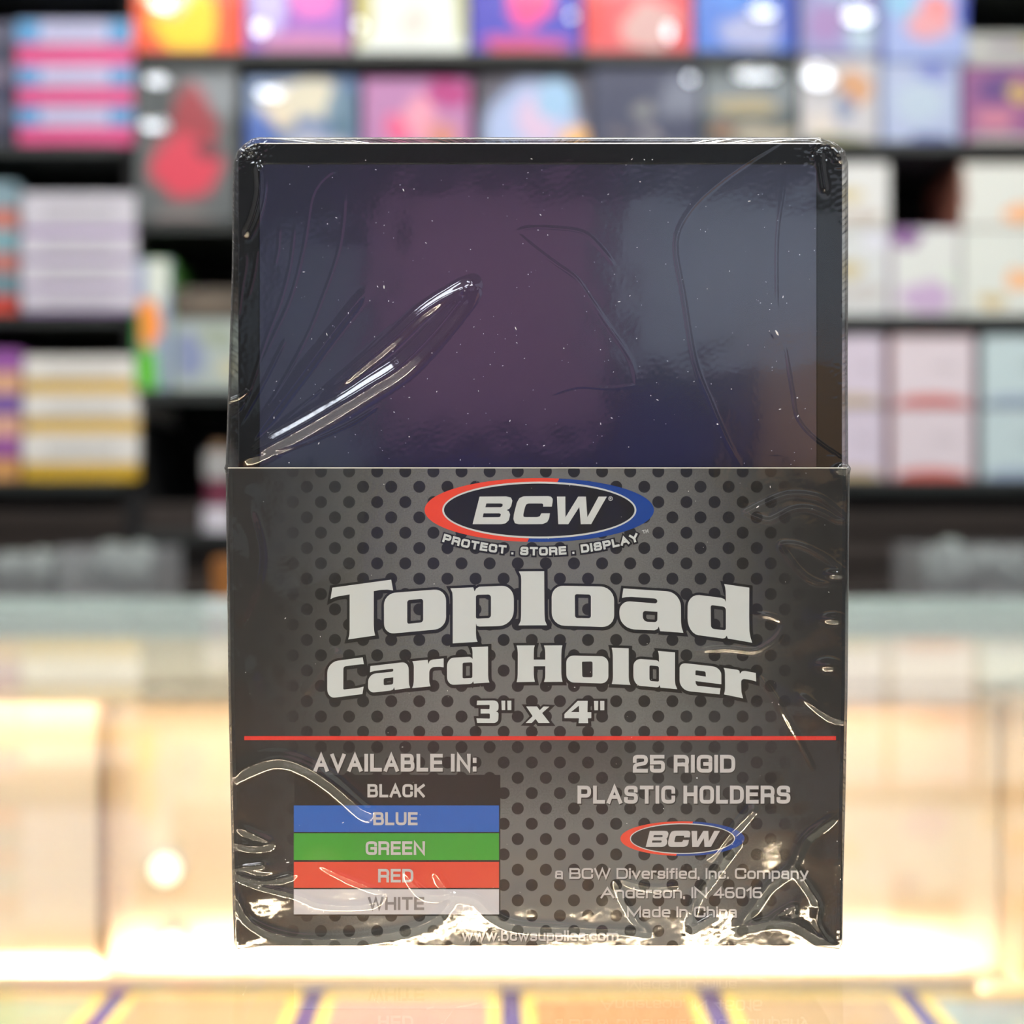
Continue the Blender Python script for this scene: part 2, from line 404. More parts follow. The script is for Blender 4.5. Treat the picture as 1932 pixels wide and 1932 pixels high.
for (a, b, c, d), w_ in zip(((660, 742, (150, 85, 160), (215, 165, 130)), (742, 824, (120, 90, 160), (215, 165, 140)), (824, 906, (150, 85, 155), (205, 150, 90))), ('topmost', 'middle', 'lowest')):
    slim_box(-150, 34, a, b, c, d, .5, w_ + ' purple and tan box cut by the left edge on the third left shelf', G)

# right bay
G = 'boxes on the top right shelf'
game_box(1512, 1660, 106, 267, (190, 190, 190), A((190, 188, 190), [(.4, .3, .5, .5, (200, 150, 110)), (.1, -.2, .3, .4, (130, 140, 165)), (-.5, -.6, .5, .3, (210, 200, 190)), (0, -1, .9, .15, (130, 130, 80))]), 'cream and tan box under the lilac one on the top right shelf', G, glare=[(1547, 148, 76, 58)])
game_box(1512, 1660, -60, 105, (110, 110, 170), A((140, 140, 185), [(-.4, -.3, .5, .5, (150, 120, 170)), (.6, -.5, .4, .5, (170, 190, 205)), (0, .6, .6, .4, (150, 170, 200))]), 'lilac blue box stacked on the cream and tan box', G, glare=[(1622, 32, 68, 50)])
game_box(1666, 1812, 115, 267, (130, 150, 200), A((168, 178, 205), [(0, 0, .7, .6, (175, 190, 205)), (.3, -.95, .6, .15, (90, 100, 150)), (.3, .8, .5, .25, (120, 130, 190))]), 'pale blue box under the pink and blue box on the top right shelf', G)
game_box(1666, 1826, -60, 114, (60, 90, 190), A((150, 165, 210), [(.1, -.2, .6, .4, (215, 150, 155)), (.3, .2, .4, .3, (220, 130, 130)), (-.6, .3, .4, .4, (130, 180, 210)), (.95, .3, .15, .8, (50, 70, 180))]), 'blue box with pink picture stacked on the pale blue box', G)
game_box(1818, 1990, 122, 267, (90, 60, 110), A((140, 85, 130), [(-.2, .4, .5, .4, (90, 60, 120)), (.25, .3, .3, .3, (190, 160, 90)), (-.3, -.4, .5, .3, (190, 120, 140)), (0, -1, 1, .2, (180, 170, 165))]), 'plum box at the right edge of the top right shelf', G)
game_box(1822, 1990, 60, 121, (160, 160, 150), A((175, 175, 168), [(0, .2, .6, .3, (120, 100, 120)), (.6, .5, .3, .3, (150, 140, 60))]), 'white and grey box stacked on the plum box', G)
G = 'pale boxes on the second right shelf'
game_box(1560, 1680, 306, 429, (215, 213, 205), A((214, 214, 210), [(-.3, .0, .6, .2, (200, 185, 140)), (0, -.7, 1, .2, (190, 178, 165))]), 'upper white and tan box directly right of the pack', G)
game_box(1560, 1680, 431, 595, (200, 200, 190), A((205, 207, 205), [(-.3, .05, .6, .2, (195, 180, 135)), (.6, .8, .5, .2, (215, 215, 225)), (0, -.5, 1, .2, (190, 185, 180))]), 'lower white and tan box directly right of the pack', G)
game_box(1684, 1812, 430, 595, (190, 160, 200), A((212, 214, 208), [(0, -.6, .9, .4, (190, 165, 195)), (-.6, .8, .5, .25, (130, 90, 140)), (.7, -.2, .3, .3, (210, 220, 205))]), 'white box with lilac lower half on the second right shelf', G)
game_box(1816, 1990, 306, 428, (150, 100, 80), A((216, 217, 208), [(.3, -.6, .4, .3, (235, 175, 125)), (-1, .2, .1, .8, (170, 140, 130))]), 'upper white box with orange mark at the right edge', G)
game_box(1816, 1990, 430, 595, (190, 190, 180), A((214, 217, 208), [(.3, -.2, .4, .3, (235, 180, 130)), (-.3, -.7, .4, .2, (200, 180, 130))]), 'lower white box with orange mark at the right edge', G)
G = 'pale boxes on the third right shelf'
R3 = [(1560, 1672, 'lilac white box directly right of the pack', (206, 194, 206), (185, 165, 130), (120, 110, 120)),
      (1684, 1842, 'pinkish white box with red base in the middle of the third right shelf', (215, 202, 206), (205, 105, 95), (170, 60, 50)),
      (1852, 1990, 'mint white box at the right edge of the third right shelf', (190, 206, 206), (150, 165, 185), (60, 60, 80))]
for x0, x1, lb, c1, c2, cs in R3:
    for (a, b), w_ in zip(((632, 766), (768, 906)), ('upper', 'lower')):
        game_box(x0, x1, a, b, cs, A(c1, [(.3, .1, .4, .15, tuple(int(v * .93) for v in c1)), (0, -.95, .95, .26, c2)], warp=.08), w_ + ' ' + lb, G)

# ---------------------------------------------------------------- frosted bins on a table between counter and shelves
YB = 1.25
zt = zpx(1140, YB)
tb = empty('side_table', (0, YB + .1, 0), 'dark narrow table behind the counter carrying the plastic bins', 'table')
bx('table_top', -1.1, 1.1, -.16, .16, zt - .02, zt, mat('dark_table', (40, 34, 28), .5, .2, 8), tb, .002)
for sx in (-1.04, 1.04):
    for sy in (-.12, .12):
        bx('leg', sx - .02, sx + .02, sy - .02, sy + .02, 0, zt - .02, mat('dark_table', (40, 34, 28), .5, .2, 8), tb)
m_bin = clear_mat('bin_plastic', (.9, .92, .92, 1), .2, 1.5, .03, haze=.12)


def plastic_bin(x0, x1, ytop, label):
    a, b = xpx(x0, YB), xpx(x1, YB); h = zpx(ytop, YB) - zt
    t = empty('storage_bin', ((a + b) / 2, YB, zt + .0003), label, 'bin', 'clear bins behind the counter')
    W = (b - a) / 2
    for nm, q in (('front_side', (-W, W, 0, .002, 0, h)), ('back_side', (-W, W, .118, .12, 0, h)), ('end_side', (-W, -W + .002, .002, .118, 0, h)), ('end_side', (W - .002, W, .002, .118, 0, h)), ('base', (-W + .002, W - .002, .002, .118, 0, .002))):
        bx(nm, *q, m_bin, t)
    bm = bmesh.new()
    for i in range(26):
        r = random.uniform(.012, .022)
        ret = bmesh.ops.create_icosphere(bm, subdivisions=2, radius=r)
        o = Vector((random.uniform(-W + .024, W - .024), random.uniform(.026, .094), random.uniform(.022, max(.03, h - .012))))
        for v in ret['verts']: v.co = v.co * random.uniform(.9, 1.1) + o
    me = bpy.data.meshes.new('contents'); bm.to_mesh(me); bm.free(); me.materials.append(mat('bag_grey', (130, 138, 134), .4, .3, 20)); me.shade_smooth()
    c = link(bpy.data.objects.new('contents', me), t); c['kind'] = 'stuff'


plastic_bin(-60, 96, 1052, 'clear plastic bin of grey bags cut by the left edge')
plastic_bin(106, 292, 1036, 'clear plastic bin of grey bags second from the left edge')
plastic_bin(1746, 1985, 1032, 'clear plastic bin of grey bags at the right edge')
t = empty('wooden_block', (xpx(430, YB), YB, zt + .0003), 'small orange-brown wooden block hidden half behind the pack', 'block')
bx('body', -.016, .016, 0, .03, 0, .045, mat('orange_wood', (150, 95, 40), .5, .2, 20), t, .002)

# ---------------------------------------------------------------- display case under the pack
YD = 0.36                       # sliding doors
ZF = ZG - .117                  # deck the cards lie on
YFR = -0.40
case = empty('display_case', (0, 0, 0), 'lit glass-topped display counter that the wrapped pack stands on', 'display case')
m_cream = mat('cream_laminate', (246, 232, 212), .45, .02, 8)
m_cream2 = mat('cream_laminate_dim', (248, 232, 206), .5, .03, 8)
m_alu = mat('brushed_trim', (150, 125, 105), .35, .1, 60)
m_teal = mat('pale_teal_mat', (232, 240, 236), .35, .1, 6)
m_top = clear_mat('counter_glass', (.975, .99, .98, 1), .01, .65)
XL, XR = -.95, .19
bx('glass_top', -1.3, 1.3, YFR, .785, ZG - .006, ZG, m_top, case)
bx('deck', XL, XR, YFR + .01, YD + .02, ZF - .012, ZF, m_cream, case)
bx('sliding_door', XL, -.1525, YD - .012, YD - .004, ZF + .0005, ZG - .012, m_cream, case, .0006)
bx('sliding_door', -.168, XR - .004, YD, YD + .008, ZF + .0005, ZG - .012, m_cream, case, .0006)
bx('door_trim', -.1545, -.151, YD - .0135, YD - .0125, ZF + .001, ZG - .012, m_alu, case)
bx('door_track', XL, XR, YD - .013, YD + .012, ZG - .0115, ZG - .0065, mat('track', (205, 185, 158), .4), case)
bx('end_post', XR - .003, XR + .004, YD - .03, YD + .012, ZF, ZG - .0065, mat('post', (222, 205, 180), .4), case)
bx('end_wall', XL - .01, XL, YFR, YD + .02, ZF - .012, ZG - .0065, m_cream, case)
bx('end_glass', XR + .001, XR + .004, YFR + .01, YD - .031, ZF, ZG - .0065, clear_mat('end_glass', (.9, .95, .93, 1), .01, .9), case)
bx('dark_cabinet', XR + .012, 1.3, YD - .03, YD + .01, ZF - .1, ZG - .0065, mat('dark_cabinet', (60, 58, 46), .5), case)
bx('reflected_fascia', XL, XR, YFR, YFR + .004, ZG - .086, ZG - .0065, mat('brown_fascia', (84, 40, 28), .5), case)  # unseen; dark upper part shapes what the film mirrors
bx('reflected_board', XL, XR, YFR, YFR + .004, ZF - .1, ZG - .0865, mat('tan_board', (150, 104, 68), .5), case)  # unseen; tan lower part gives the film's foot a glow to mirror
bx('plinth', XL, XR, YFR + .005, YD + .3, 0, ZF - .013, mat('plinth_black', (30, 30, 32), .5), case)
bx('rear_worktop', -1.3, 1.3, YD + .013, .555, ZG - .028, ZG - .0065, m_cream2, case)
bx('rear_mat', -1.3, 1.3, .5555, .784, ZG - .028, ZG - .0065, m_teal, case)
bx('rear_edge', -1.3, 1.3, .7855, .79, ZG - .03, ZG, m_teal, case)
m_led = mat('led_diffuser', (255, 226, 188), .5, 0, emit=LED_L)
strip = empty('led_strip', (0, YFR + .006, ZF + .0003), 'warm LED strip along the foot of the case front', 'light')
bx('diffuser', XL + .02, XR - .02, .014, .0165, .0006, .0031, m_led, strip)
bx('channel', XL + .02, XR - .02, 0, .0135, 0, .004, m_frame, strip)
top_fill = empty('led_strip', (0, YD - .0275, ZG - .0062), 'added warm LED strip in a cream channel under the glass just before the sliding doors', 'light')  # extra strip, added to brighten the doors from above
bx('diffuser', XL + .02, XR - .02, .002, .012, -.0038, -.003, mat('top_fill_glow', (255, 226, 188), .5, 0, emit=16), top_fill)
bx('channel', XL + .02, XR - .02, -.001, .0005, -.0042, -.0005, m_cream2, top_fill)
bx('channel', XL + .02, XR - .02, .0006, .014, -.0028, -.0005, m_cream2, top_fill)
foot_fill = empty('led_strip', (0, YD - .026, ZF + .0003), 'hooded warm LED strip added to wash the sliding doors from their foot', 'light')  # hidden strip, added to brighten the doors from below
bx('channel', XL + .02, XR - .02, 0, .0008, 0, .0050, m_cream2, foot_fill)
bx('channel', XL + .02, XR - .02, .0009, .007, .0042, .0050, m_cream2, foot_fill)
bx('diffuser', XL + .02, XR - .02, .0009, .0035, .0004, .0040, mat('foot_fill_glow', (255, 230, 196), .5, 0, emit=125), foot_fill)
for i, (px, py, r) in enumerate(((312, 1640, .006), (326, 1780, .0045))):  # glowing discs stand in for LED reflections on the door
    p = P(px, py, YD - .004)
    t = empty('glow_spot', (p.x, YD, p.z), ('upper' if i == 0 else 'lower') + ' tiny glowing disc standing in for an LED reflection on the right-hand sliding door', 'light')
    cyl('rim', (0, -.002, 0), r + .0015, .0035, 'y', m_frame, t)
    cyl('lens', (0, -.0045, 0), r, .001, 'y', mat('glow_disc', (255, 244, 220), .5, 0, emit=1.8), t)

# navy felt and the trading cards at the back of the deck
fe = bx('felt_mat', XL + .01, XR - .01, YD - .135, YD - .0265, ZF, ZF + .0015, mat('indigo_felt', (92, 82, 140), .9, .15, 200))
tag(fe, 'indigo felt mat under the row of trading cards in the case', 'mat')
cols = [((150, 165, 130), (120, 140, 165), 'green-grey'), ((185, 145, 110), (170, 90, 60), 'brown'), ((190, 135, 135), (210, 190, 190), 'pale pink'),
        ((190, 118, 80), (170, 60, 40), 'orange'), ((160, 138, 110), (160, 60, 50), 'tan and red'), ((140, 165, 170), (60, 120, 145), 'pale teal')]
for i in range(6):
    cx = -.1415 + .0708 * (i - .5)
    t = empty('trading_card', (cx, YD - .0735, ZF + .0017), 'yellow-bordered trading card with %s picture, %s in the case row' % (cols[i][2], ('leftmost', 'second from left', 'third from left', 'third from right', 'second from right', 'rightmost')[i]), 'card', 'yellow-bordered cards in the case')
    t.rotation_euler.z = random.uniform(-.02, .02)
    bx('card_base', -.0315, .0315, -.044, .044, 0, .0006, mat('card_border', (235, 212, 110), .35, .05), t)
    bx('picture_panel', -.0275, .0275, -.008, .034, .0007, .0008, art('card_art', cols[i][0], [(.1, 0, .6, .6, cols[i][1])]), t)
    bx('name_bar', -.0275, .0275, .0345, .040, .0007, .0008, mat('card_name_bar', (215, 200, 150), .4), t)
    bx('text_box', -.0275, .0275, -.040, -.010, .0007, .0008, mat('card_text_box', (200, 190, 165), .4), t)

# ---------------------------------------------------------------- the wrapped pack
PX = 1016
pack = empty('card_holder_pack', (xpx(PX, 0), 0.02, ZG), 'shrink-wrapped pack of rigid card holders with black printed sleeve standing on glass', 'pack')
PO = Vector(pack.location)
DEPTH = .041


def Q(px, py, y=0.0):           # point of the pack (its own coordinates) drawn on its front
    v = P(px, py, 0.0)
    return Vector((v.x - PO.x, y - PO.y, v.z - PO.z))


def rounded(pts, seg=6):
    out = []
    n = len(pts)
    for i, p in enumerate(pts):
        x, y = p[0], p[1]; r = p[2] if len(p) > 2 else 0
        if not r: out.append((x, y)); continue
        a = pts[i - 1]; b = pts[(i + 1) % n]
        la = math.hypot(a[0] - x, a[1] - y); lb = math.hypot(b[0] - x, b[1] - y)
        ra = min(r, la * (.5 if len(a) > 2 else .97)); rb = min(r, lb * (.5 if len(b) > 2 else .97))
        A0 = (x + (a[0] - x) * ra / la, y + (a[1] - y) * ra / la); B0 = (x + (b[0] - x) * rb / lb, y + (b[1] - y) * rb / lb)
        for k in range(seg + 1):
            t_ = k / seg; q = .72   # rational-like: pull towards the corner for squarer bends
            u0, u1, u2 = (1 - t_) ** 2, 2 * t_ * (1 - t_), t_ * t_
            wgt = u0 + u1 * q + u2
            out.append(((u0 * A0[0] + u1 * q * x + u2 * B0[0]) / wgt, (u0 * A0[1] + u1 * q * y + u2 * B0[1]) / wgt))
    return out


class Flat:
    """flat print built from filled outlines in photograph pixels of the pack's front"""
    def __init__(s): s.v = []; s.f = []; s.z = []; s.dz = 0.0
    def add(s, pts): s.v += pts; s.z += [s.dz] * len(pts)
    def poly(s, loops):
        base = len(s.v)
        tris = tessellate_polygon([[Vector((x, y, 0)) for x, y in lp] for lp in loops])
        for lp in loops: s.add(lp)
        s.f += [tuple(base + i for i in t) for t in tris]
    def stroke(s, pts, w_, closed=False):
        """mitred ribbon along the points"""
        p = [pts[0]]
        for q in pts[1:]:
            if math.hypot(q[0] - p[-1][0], q[1] - p[-1][1]) > 1e-3: p.append(q)
        if closed and math.hypot(p[0][0] - p[-1][0], p[0][1] - p[-1][1]) < 1e-3: p.pop()
        n = len(p); h = w_ / 2; L = []; R = []
        for i in range(n):
            a = p[i - 1] if (i or closed) else None; b = p[(i + 1) % n] if (i < n - 1 or closed) else None
            ds = []
            for u, v in ((a, p[i]), (p[i], b)):
                if u is None or v is None: continue
                l = math.hypot(v[0] - u[0], v[1] - u[1]); ds.append(((v[0] - u[0]) / l, (v[1] - u[1]) / l))
            if len(ds) == 1: m_ = (-ds[0][1], ds[0][0]); k = 1
            else:
                m_ = (-(ds[0][1] + ds[1][1]), ds[0][0] + ds[1][0]); l = math.hypot(*m_)
                if l < 1e-6: m_ = (-ds[0][1], ds[0][0]); l = 1
                m_ = (m_[0] / l, m_[1] / l); k = min(2.2, 1 / max(.2, -m_[0] * ds[0][1] + m_[1] * ds[0][0]))
            L.append((p[i][0] + m_[0] * h * k, p[i][1] + m_[1] * h * k)); R.append((p[i][0] - m_[0] * h * k, p[i][1] - m_[1] * h * k))
        base = len(s.v); s.v += L + R; s.z += [s.dz + i * 2e-7 for i in range(n)] * 2
        for i in range(n if closed else n - 1):
            j = (i + 1) % n
            s.f.append((base + i, base + j, base + n + j, base + n + i))
    def build(s, name, m, layer, parent):
        o = obj(name, [Q(x, y, -.00002 * layer - d) for (x, y), d in zip(s.v, s.z)], s.f, m, parent)
        me = o.data
        for p in [p for p in me.polygons if p.normal.y > 0]: p.flip()
        me.update()
        return o


# print colours
def ink(name, c, rough=.42): return mat('ink_' + name, c, rough, .02, 900, spec=.3)
K_WHITE = ink('white', (203, 210, 212)); K_BLACK = ink('black', (16, 18, 18)); K_RED = ink('red', (226, 70, 44)); K_BLUE = ink('blue', (12, 62, 146))
K_GREY = ink('grey', (196, 194, 196)); K_SHADOW = ink('shadow', (34, 33, 33)); K_LINE = ink('line_red', (214, 48, 38))


# sleeve: a tapering open-topped card box round the lower part
def sleeve_material():
    m = bpy.data.materials.new('dotted_card_print'); m.use_nodes = True; nt = m.node_tree
    b = nt.nodes['Principled BSDF']; b.inputs['Roughness'].default_value = .45; b.inputs['Specular IOR Level'].default_value = .3
    tc = nn(nt, 'ShaderNodeTexCoord'); sp = nn(nt, 'ShaderNodeSeparateXYZ'); nt.links.new(tc.outputs['Object'], sp.inputs[0])
    # back to photograph pixels on the front
    px = math_n(nt, 'MULTIPLY_ADD', sp.outputs['X'], 1 / S, PX)
    py = math_n(nt, 'MULTIPLY_ADD', sp.outputs['Z'], -1 / S, 1790.0)
    def lattice(x0, y0, pu=53.05, pv=57.8):
        a = math_n(nt, 'DIVIDE', math_n(nt, 'SUBTRACT', px, x0), pu); c = math_n(nt, 'DIVIDE', math_n(nt, 'SUBTRACT', py, y0), pv)
        a = math_n(nt, 'MULTIPLY', math_n(nt, 'SUBTRACT', math_n(nt, 'FRACT', math_n(nt, 'ADD', a, 50.5)), .5), pu)
        c = math_n(nt, 'MULTIPLY', math_n(nt, 'SUBTRACT', math_n(nt, 'FRACT', math_n(nt, 'ADD', c, 50.5)), .5), pv)
        return math_n(nt, 'SQRT', math_n(nt, 'ADD', math_n(nt, 'MULTIPLY', a, a), math_n(nt, 'MULTIPLY', c, c)))
    d = math_n(nt, 'MINIMUM', lattice(711.6, 889.5), lattice(738.1, 918.4))
    mr = nn(nt, 'ShaderNodeMapRange'); nt.links.new(d, mr.inputs[0]); mr.inputs[1].default_value = 11.8; mr.inputs[2].default_value = 10.8
    dot = mr.outputs[0]
    def ss(v, a, b2):
        r = nn(nt, 'ShaderNodeMapRange'); r.interpolation_type = 'SMOOTHSTEP'; nt.links.new(v, r.inputs[0]); r.inputs[1].default_value = a; r.inputs[2].default_value = b2
        return r.outputs[0]
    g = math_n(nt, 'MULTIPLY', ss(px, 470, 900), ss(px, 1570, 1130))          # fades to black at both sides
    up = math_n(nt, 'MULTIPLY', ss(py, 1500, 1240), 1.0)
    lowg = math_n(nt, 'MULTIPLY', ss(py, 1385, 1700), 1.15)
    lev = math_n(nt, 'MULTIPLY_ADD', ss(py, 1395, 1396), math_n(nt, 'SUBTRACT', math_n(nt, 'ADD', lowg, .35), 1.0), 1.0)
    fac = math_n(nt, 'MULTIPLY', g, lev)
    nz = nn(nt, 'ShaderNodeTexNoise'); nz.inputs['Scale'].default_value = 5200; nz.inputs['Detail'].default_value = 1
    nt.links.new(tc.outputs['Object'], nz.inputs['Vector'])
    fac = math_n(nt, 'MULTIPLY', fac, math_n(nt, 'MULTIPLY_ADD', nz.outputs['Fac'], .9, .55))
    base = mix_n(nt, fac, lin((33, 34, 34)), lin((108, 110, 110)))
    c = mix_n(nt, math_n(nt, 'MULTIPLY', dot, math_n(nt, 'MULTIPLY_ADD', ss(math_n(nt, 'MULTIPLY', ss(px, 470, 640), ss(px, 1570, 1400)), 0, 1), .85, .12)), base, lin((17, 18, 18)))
    nt.links.new(c, b.inputs['Base Color'])
    return m


SL = [(884, 430, 1598), (1300, 434, 1596), (1600, 440, 1590), (1784, 444, 1586)]
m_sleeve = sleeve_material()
vs = []; fs = []
ns = len(SL)
for (py, a, b) in SL:                                   # rings: outer rectangle
    A_, B_ = Q(a, py, 0), Q(b, py, 0)
    y1 = DEPTH - PO.y
    r = .0006
    vs += [(A_.x + r, A_.y, A_.z), (B_.x - r, B_.y, B_.z), (B_.x, A_.y + r, B_.z), (B_.x, y1 - r, B_.z), (B_.x - r, y1, B_.z), (A_.x + r, y1, A_.z), (A_.x, y1 - r, A_.z), (A_.x, A_.y + r, A_.z)]
for k in range(ns - 1):
    for i in range(8):
        fs.append((k * 8 + i, k * 8 + (i + 1) % 8, (k + 1) * 8 + (i + 1) % 8, (k + 1) * 8 + i))
fs.append(tuple((ns - 1) * 8 + i for i in range(8)))
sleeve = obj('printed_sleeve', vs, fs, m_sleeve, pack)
sleeve['label'] = 'black dotted cardboard sleeve with white lettering'
bm = bmesh.new(); bm.from_mesh(sleeve.data); bmesh.ops.recalc_face_normals(bm, faces=bm.faces)
bm.to_mesh(sleeve.data); bm.free()
# pale cut edge of the card along the top
e = [Q(430, 884, -.00006), Q(1598, 884, -.00006), Q(1598, 881.6, -.00006), Q(430, 881.6, -.00006)]
ce = obj('cut_edge', e + [v + Vector((0, .0004, 0)) for v in e], [(0, 1, 2, 3), (4, 7, 6, 5), (3, 2, 6, 7), (0, 4, 5, 1)], mat('card_edge', (205, 205, 196), .6), sleeve)

# headline glyphs traced as outlines (zoomed coordinates with their own origin and scale)
Z1, Z2, Z3, Z4 = (610, 1060, 8.782), (820, 1060, 8.782), (1030, 1060, 8.782), (1220, 1060, 8.782)
Z5, Z6, Z7, Z8, Z9 = (600, 1180, 10.733), (770, 1180, 10.733), (960, 1180, 10.733), (1130, 1180, 10.733), (1270, 1180, 10.733)
ZN = (880, 1300, 6.9)
GL = [
 (Z1, [[(150,428),(1125,295),(1157,474),(1060,460),(950,465),(836,485),(836,1050),(842,1140),(860,1220),(412,1285),(432,1210),(437,1120),(437,540),(230,575),(170,592),(120,618)]]),
 (Z1, [[(1005,525,190),(2034,445,200),(2034,1105,190),(1008,1200,170)], [(1390,635,40),(1655,610,45),(1655,1002,50),(1390,1028,35)]]),
 (Z2, [[(262,440),(640,422),(662,490),(690,440),(740,412),(1110,398),(1312,392,220),(1312,1058,250),(740,1072),(700,1060),(685,1020),(685,1190),(692,1270),(712,1325),(300,1350),(300,620),(295,510)], [(684,548,35),(934,540,50),(934,930,50),(684,942,30)]]),
 (Z2, [[(1395,158),(1815,155),(1820,860),(1828,970),(1860,1050),(1390,1053),(1425,980),(1432,900),(1435,300),(1430,230)]]),
 (Z3, [[(95,393,190),(1130,412,230),(1130,1084,200),(95,1052,210)], [(478,535,35),(745,542,40),(745,934,40),(482,930,40)]]),
 (Z3, [[(1283,440),(2000,487),(2234,505,240),(2238,1000),(2246,1080),(2277,1175),(1891,1148),(1868,1070),(1850,1110),(1800,1135),(1500,1122),(1220,1100,240),(1215,650,170),(1400,656),(1780,686),(1845,690,40),(1845,610,50),(1420,580),(1330,583),(1258,598)], [(1605,812,45),(1848,828),(1845,1002,50),(1605,988,80)]]),
 (Z4, [[(1283,368),(1700,428),(1697,900),(1702,1150),(1720,1250),(1748,1340),(1345,1270),(1325,1222),(1300,1262),(1260,1270),(860,1215),(675,1190,260),(680,540,200),(870,550),(1230,595),(1290,620),(1313,665),(1308,480),(1300,420)], [(1060,715,35),(1312,745,55),(1312,1135,35),(1065,1108,55)]]),
 (Z5, [[(905,645),(930,785),(870,785),(515,830,50),(512,1300,25),(800,1268),(925,1238),(900,1388),(350,1460),(188,1480,190),(188,742,220)]]),
 (Z5, [[(1062,822),(1700,748),(1835,738,150),(1840,1130),(1845,1200),(1868,1262),(1558,1305),(1540,1250),(1520,1295),(1470,1318),(1140,1355),(1012,1362,130),(1018,982,160),(1180,970),(1490,938),(1527,932,30),(1525,872,30),(1480,880),(1150,918),(1052,948)], [(1330,1070,35),(1525,1050),(1522,1192,35),(1330,1212,30)]]),
 (Z6, [[(85,725),(395,695),(408,780),(440,715),(500,690),(720,668),(720,848),(640,835),(540,840),(430,850,100),(428,1100),(432,1160),(455,1232),(80,1268),(105,1210),(115,1130),(117,830),(108,770)]]),
 (Z6, [[(1280,440),(1618,425),(1620,1000),(1625,1090),(1648,1155),(1330,1175),(1318,1130),(1290,1170),(1240,1185),(930,1200),(790,1205,160),(785,657,180),(930,652),(1240,635),(1280,650),(1306,680),(1304,530),(1298,480)], [(1103,755,30),(1302,745,35),(1302,1062,30),(1103,1072,30)]]),
 (Z7, [[(158,405),(525,403),(508,470),(505,560),(505,692),(738,692),(738,560),(730,470),(710,405),(1085,403),(1068,480),(1062,600),(1062,950),(1068,1050),(1088,1140),(712,1143),(735,1060),(738,980),(738,825),(505,825),(505,990),(510,1060),(527,1140),(158,1147),(175,1070),(180,980),(182,560),(175,480)]]),
 (Z7, [[(1162,606,150),(2015,625,150),(2015,1177,150),(1165,1152,160)], [(1480,733,20),(1695,728,35),(1695,1052,35),(1487,1048,35)]]),
 (Z8, [[(258,450),(602,462),(603,1050),(610,1130),(640,1205),(260,1185),(278,1110),(283,1040),(280,600),(272,510)]]),
 (Z8, [[(1193,515),(1540,545),(1538,1100),(1548,1200),(1585,1290),(1243,1258),(1228,1205),(1205,1245),(1170,1252),(850,1225),(697,1215,200),(697,669,160),(860,680),(1160,705),(1200,720),(1216,750),(1215,620),(1208,560)], [(1022,808,30),(1215,825,40),(1215,1138,25),(1022,1125,50)]]),
 (Z9, [[(130,760,110),(290,770),(780,825),(968,850,170),(975,1000),(975,1190),(450,1125),(458,1180),(490,1222),(960,1272),(940,1395),(350,1335),(130,1300,190)], [(450,905,25),(655,932,30),(663,1035),(450,1005)]]),
 (Z9, [[(1020,858),(1310,900),(1340,920),(1350,980),(1390,930),(1450,920),(1672,962),(1680,1135),(1580,1105),(1480,1088),(1378,1080,60),(1375,1200),(1382,1350),(1415,1475),(1030,1395),(1048,1310),(1050,1200),(1048,960),(1040,900)]]),
 (ZN, [[(140,150),(350,148),(418,150,60),(418,275,25),(385,290),(418,305,20),(415,441,60),(140,440),(130,380),(305,385,10),(305,318,12),(185,318),(185,260),(300,262,8),(303,205,10),(135,208)]]),
 (ZN, [[(455,150),(505,150),(505,272),(460,272)]]), (ZN, [[(532,150),(585,150),(585,272),(535,272)]]),
 (ZN, [[(778,226),(918,226),(955,275),(1005,226),(1080,228),(985,312),(1085,441),(938,441),(900,388),(850,441),(772,441),(862,352)]]),
 (ZN, [[(1450,152),(1578,152),(1575,300),(1625,300),(1625,378),(1580,380),(1585,443),(1460,443),(1465,380),(1275,378),(1275,325)], [(1465,215),(1467,298),(1362,298)]]),
 (ZN, [[(1660,153),(1715,153),(1712,275),(1665,275)]]), (ZN, [[(1740,153),(1795,153),(1795,275),(1742,275)]]),
]


def to_px(z, lp): return [(z[0] + x / z[2], z[1] + y / z[2]) for x, y in rounded(lp)]


outl = Flat()
for i, (z, loops) in enumerate(GL):
    L = [to_px(z, lp) for lp in loops]
    f = Flat(); f.poly(L); f.build('letter', K_WHITE, 3, sleeve)
    outl.poly([[(x + .8, y + 1.0) for x, y in lp] for lp in L])
    for lp in L: outl.stroke([(x + .8, y + 1.0) for x, y in lp], 11.5 if i < 17 else 10, True)
outl.build('letter_outline', K_BLACK, 2, sleeve)


# the oval logo, drawn twice
ZL = (790, 890, 8.05)
BCW = [
 [[(925,378),(1330,375),(1400,392),(1422,440),(1405,520),(1375,565),(1335,582),(1370,600),(1388,650),(1370,735),(1320,783),(1250,797),(818,797)], [(1028,482),(1245,482),(1275,492),(1272,525),(1245,539),(1012,540)], [(985,632),(1225,632),(1248,643),(1240,680),(1215,691),(972,692)]],
 [[(1650,372),(1960,370),(2010,380),(2035,415),(2033,460),(2021,530),(1889,530),(1892,500),(1875,483),(1665,483),(1630,500),(1612,545),(1588,650),(1592,682),(1620,690),(1800,690),(1840,675),(1861,632),(1992,632),(1980,710),(1950,765),(1880,795),(1520,798),(1460,780),(1438,720),(1445,650),(1490,470),(1530,400),(1590,375)]],
 [[(x + 1771, y) for x, y in ((328,378),(455,378),(458,690),(650,378),(768,378),(790,690),(960,378),(1085,378),(848,795),(690,797),(668,535),(500,797),(348,797))]],
]


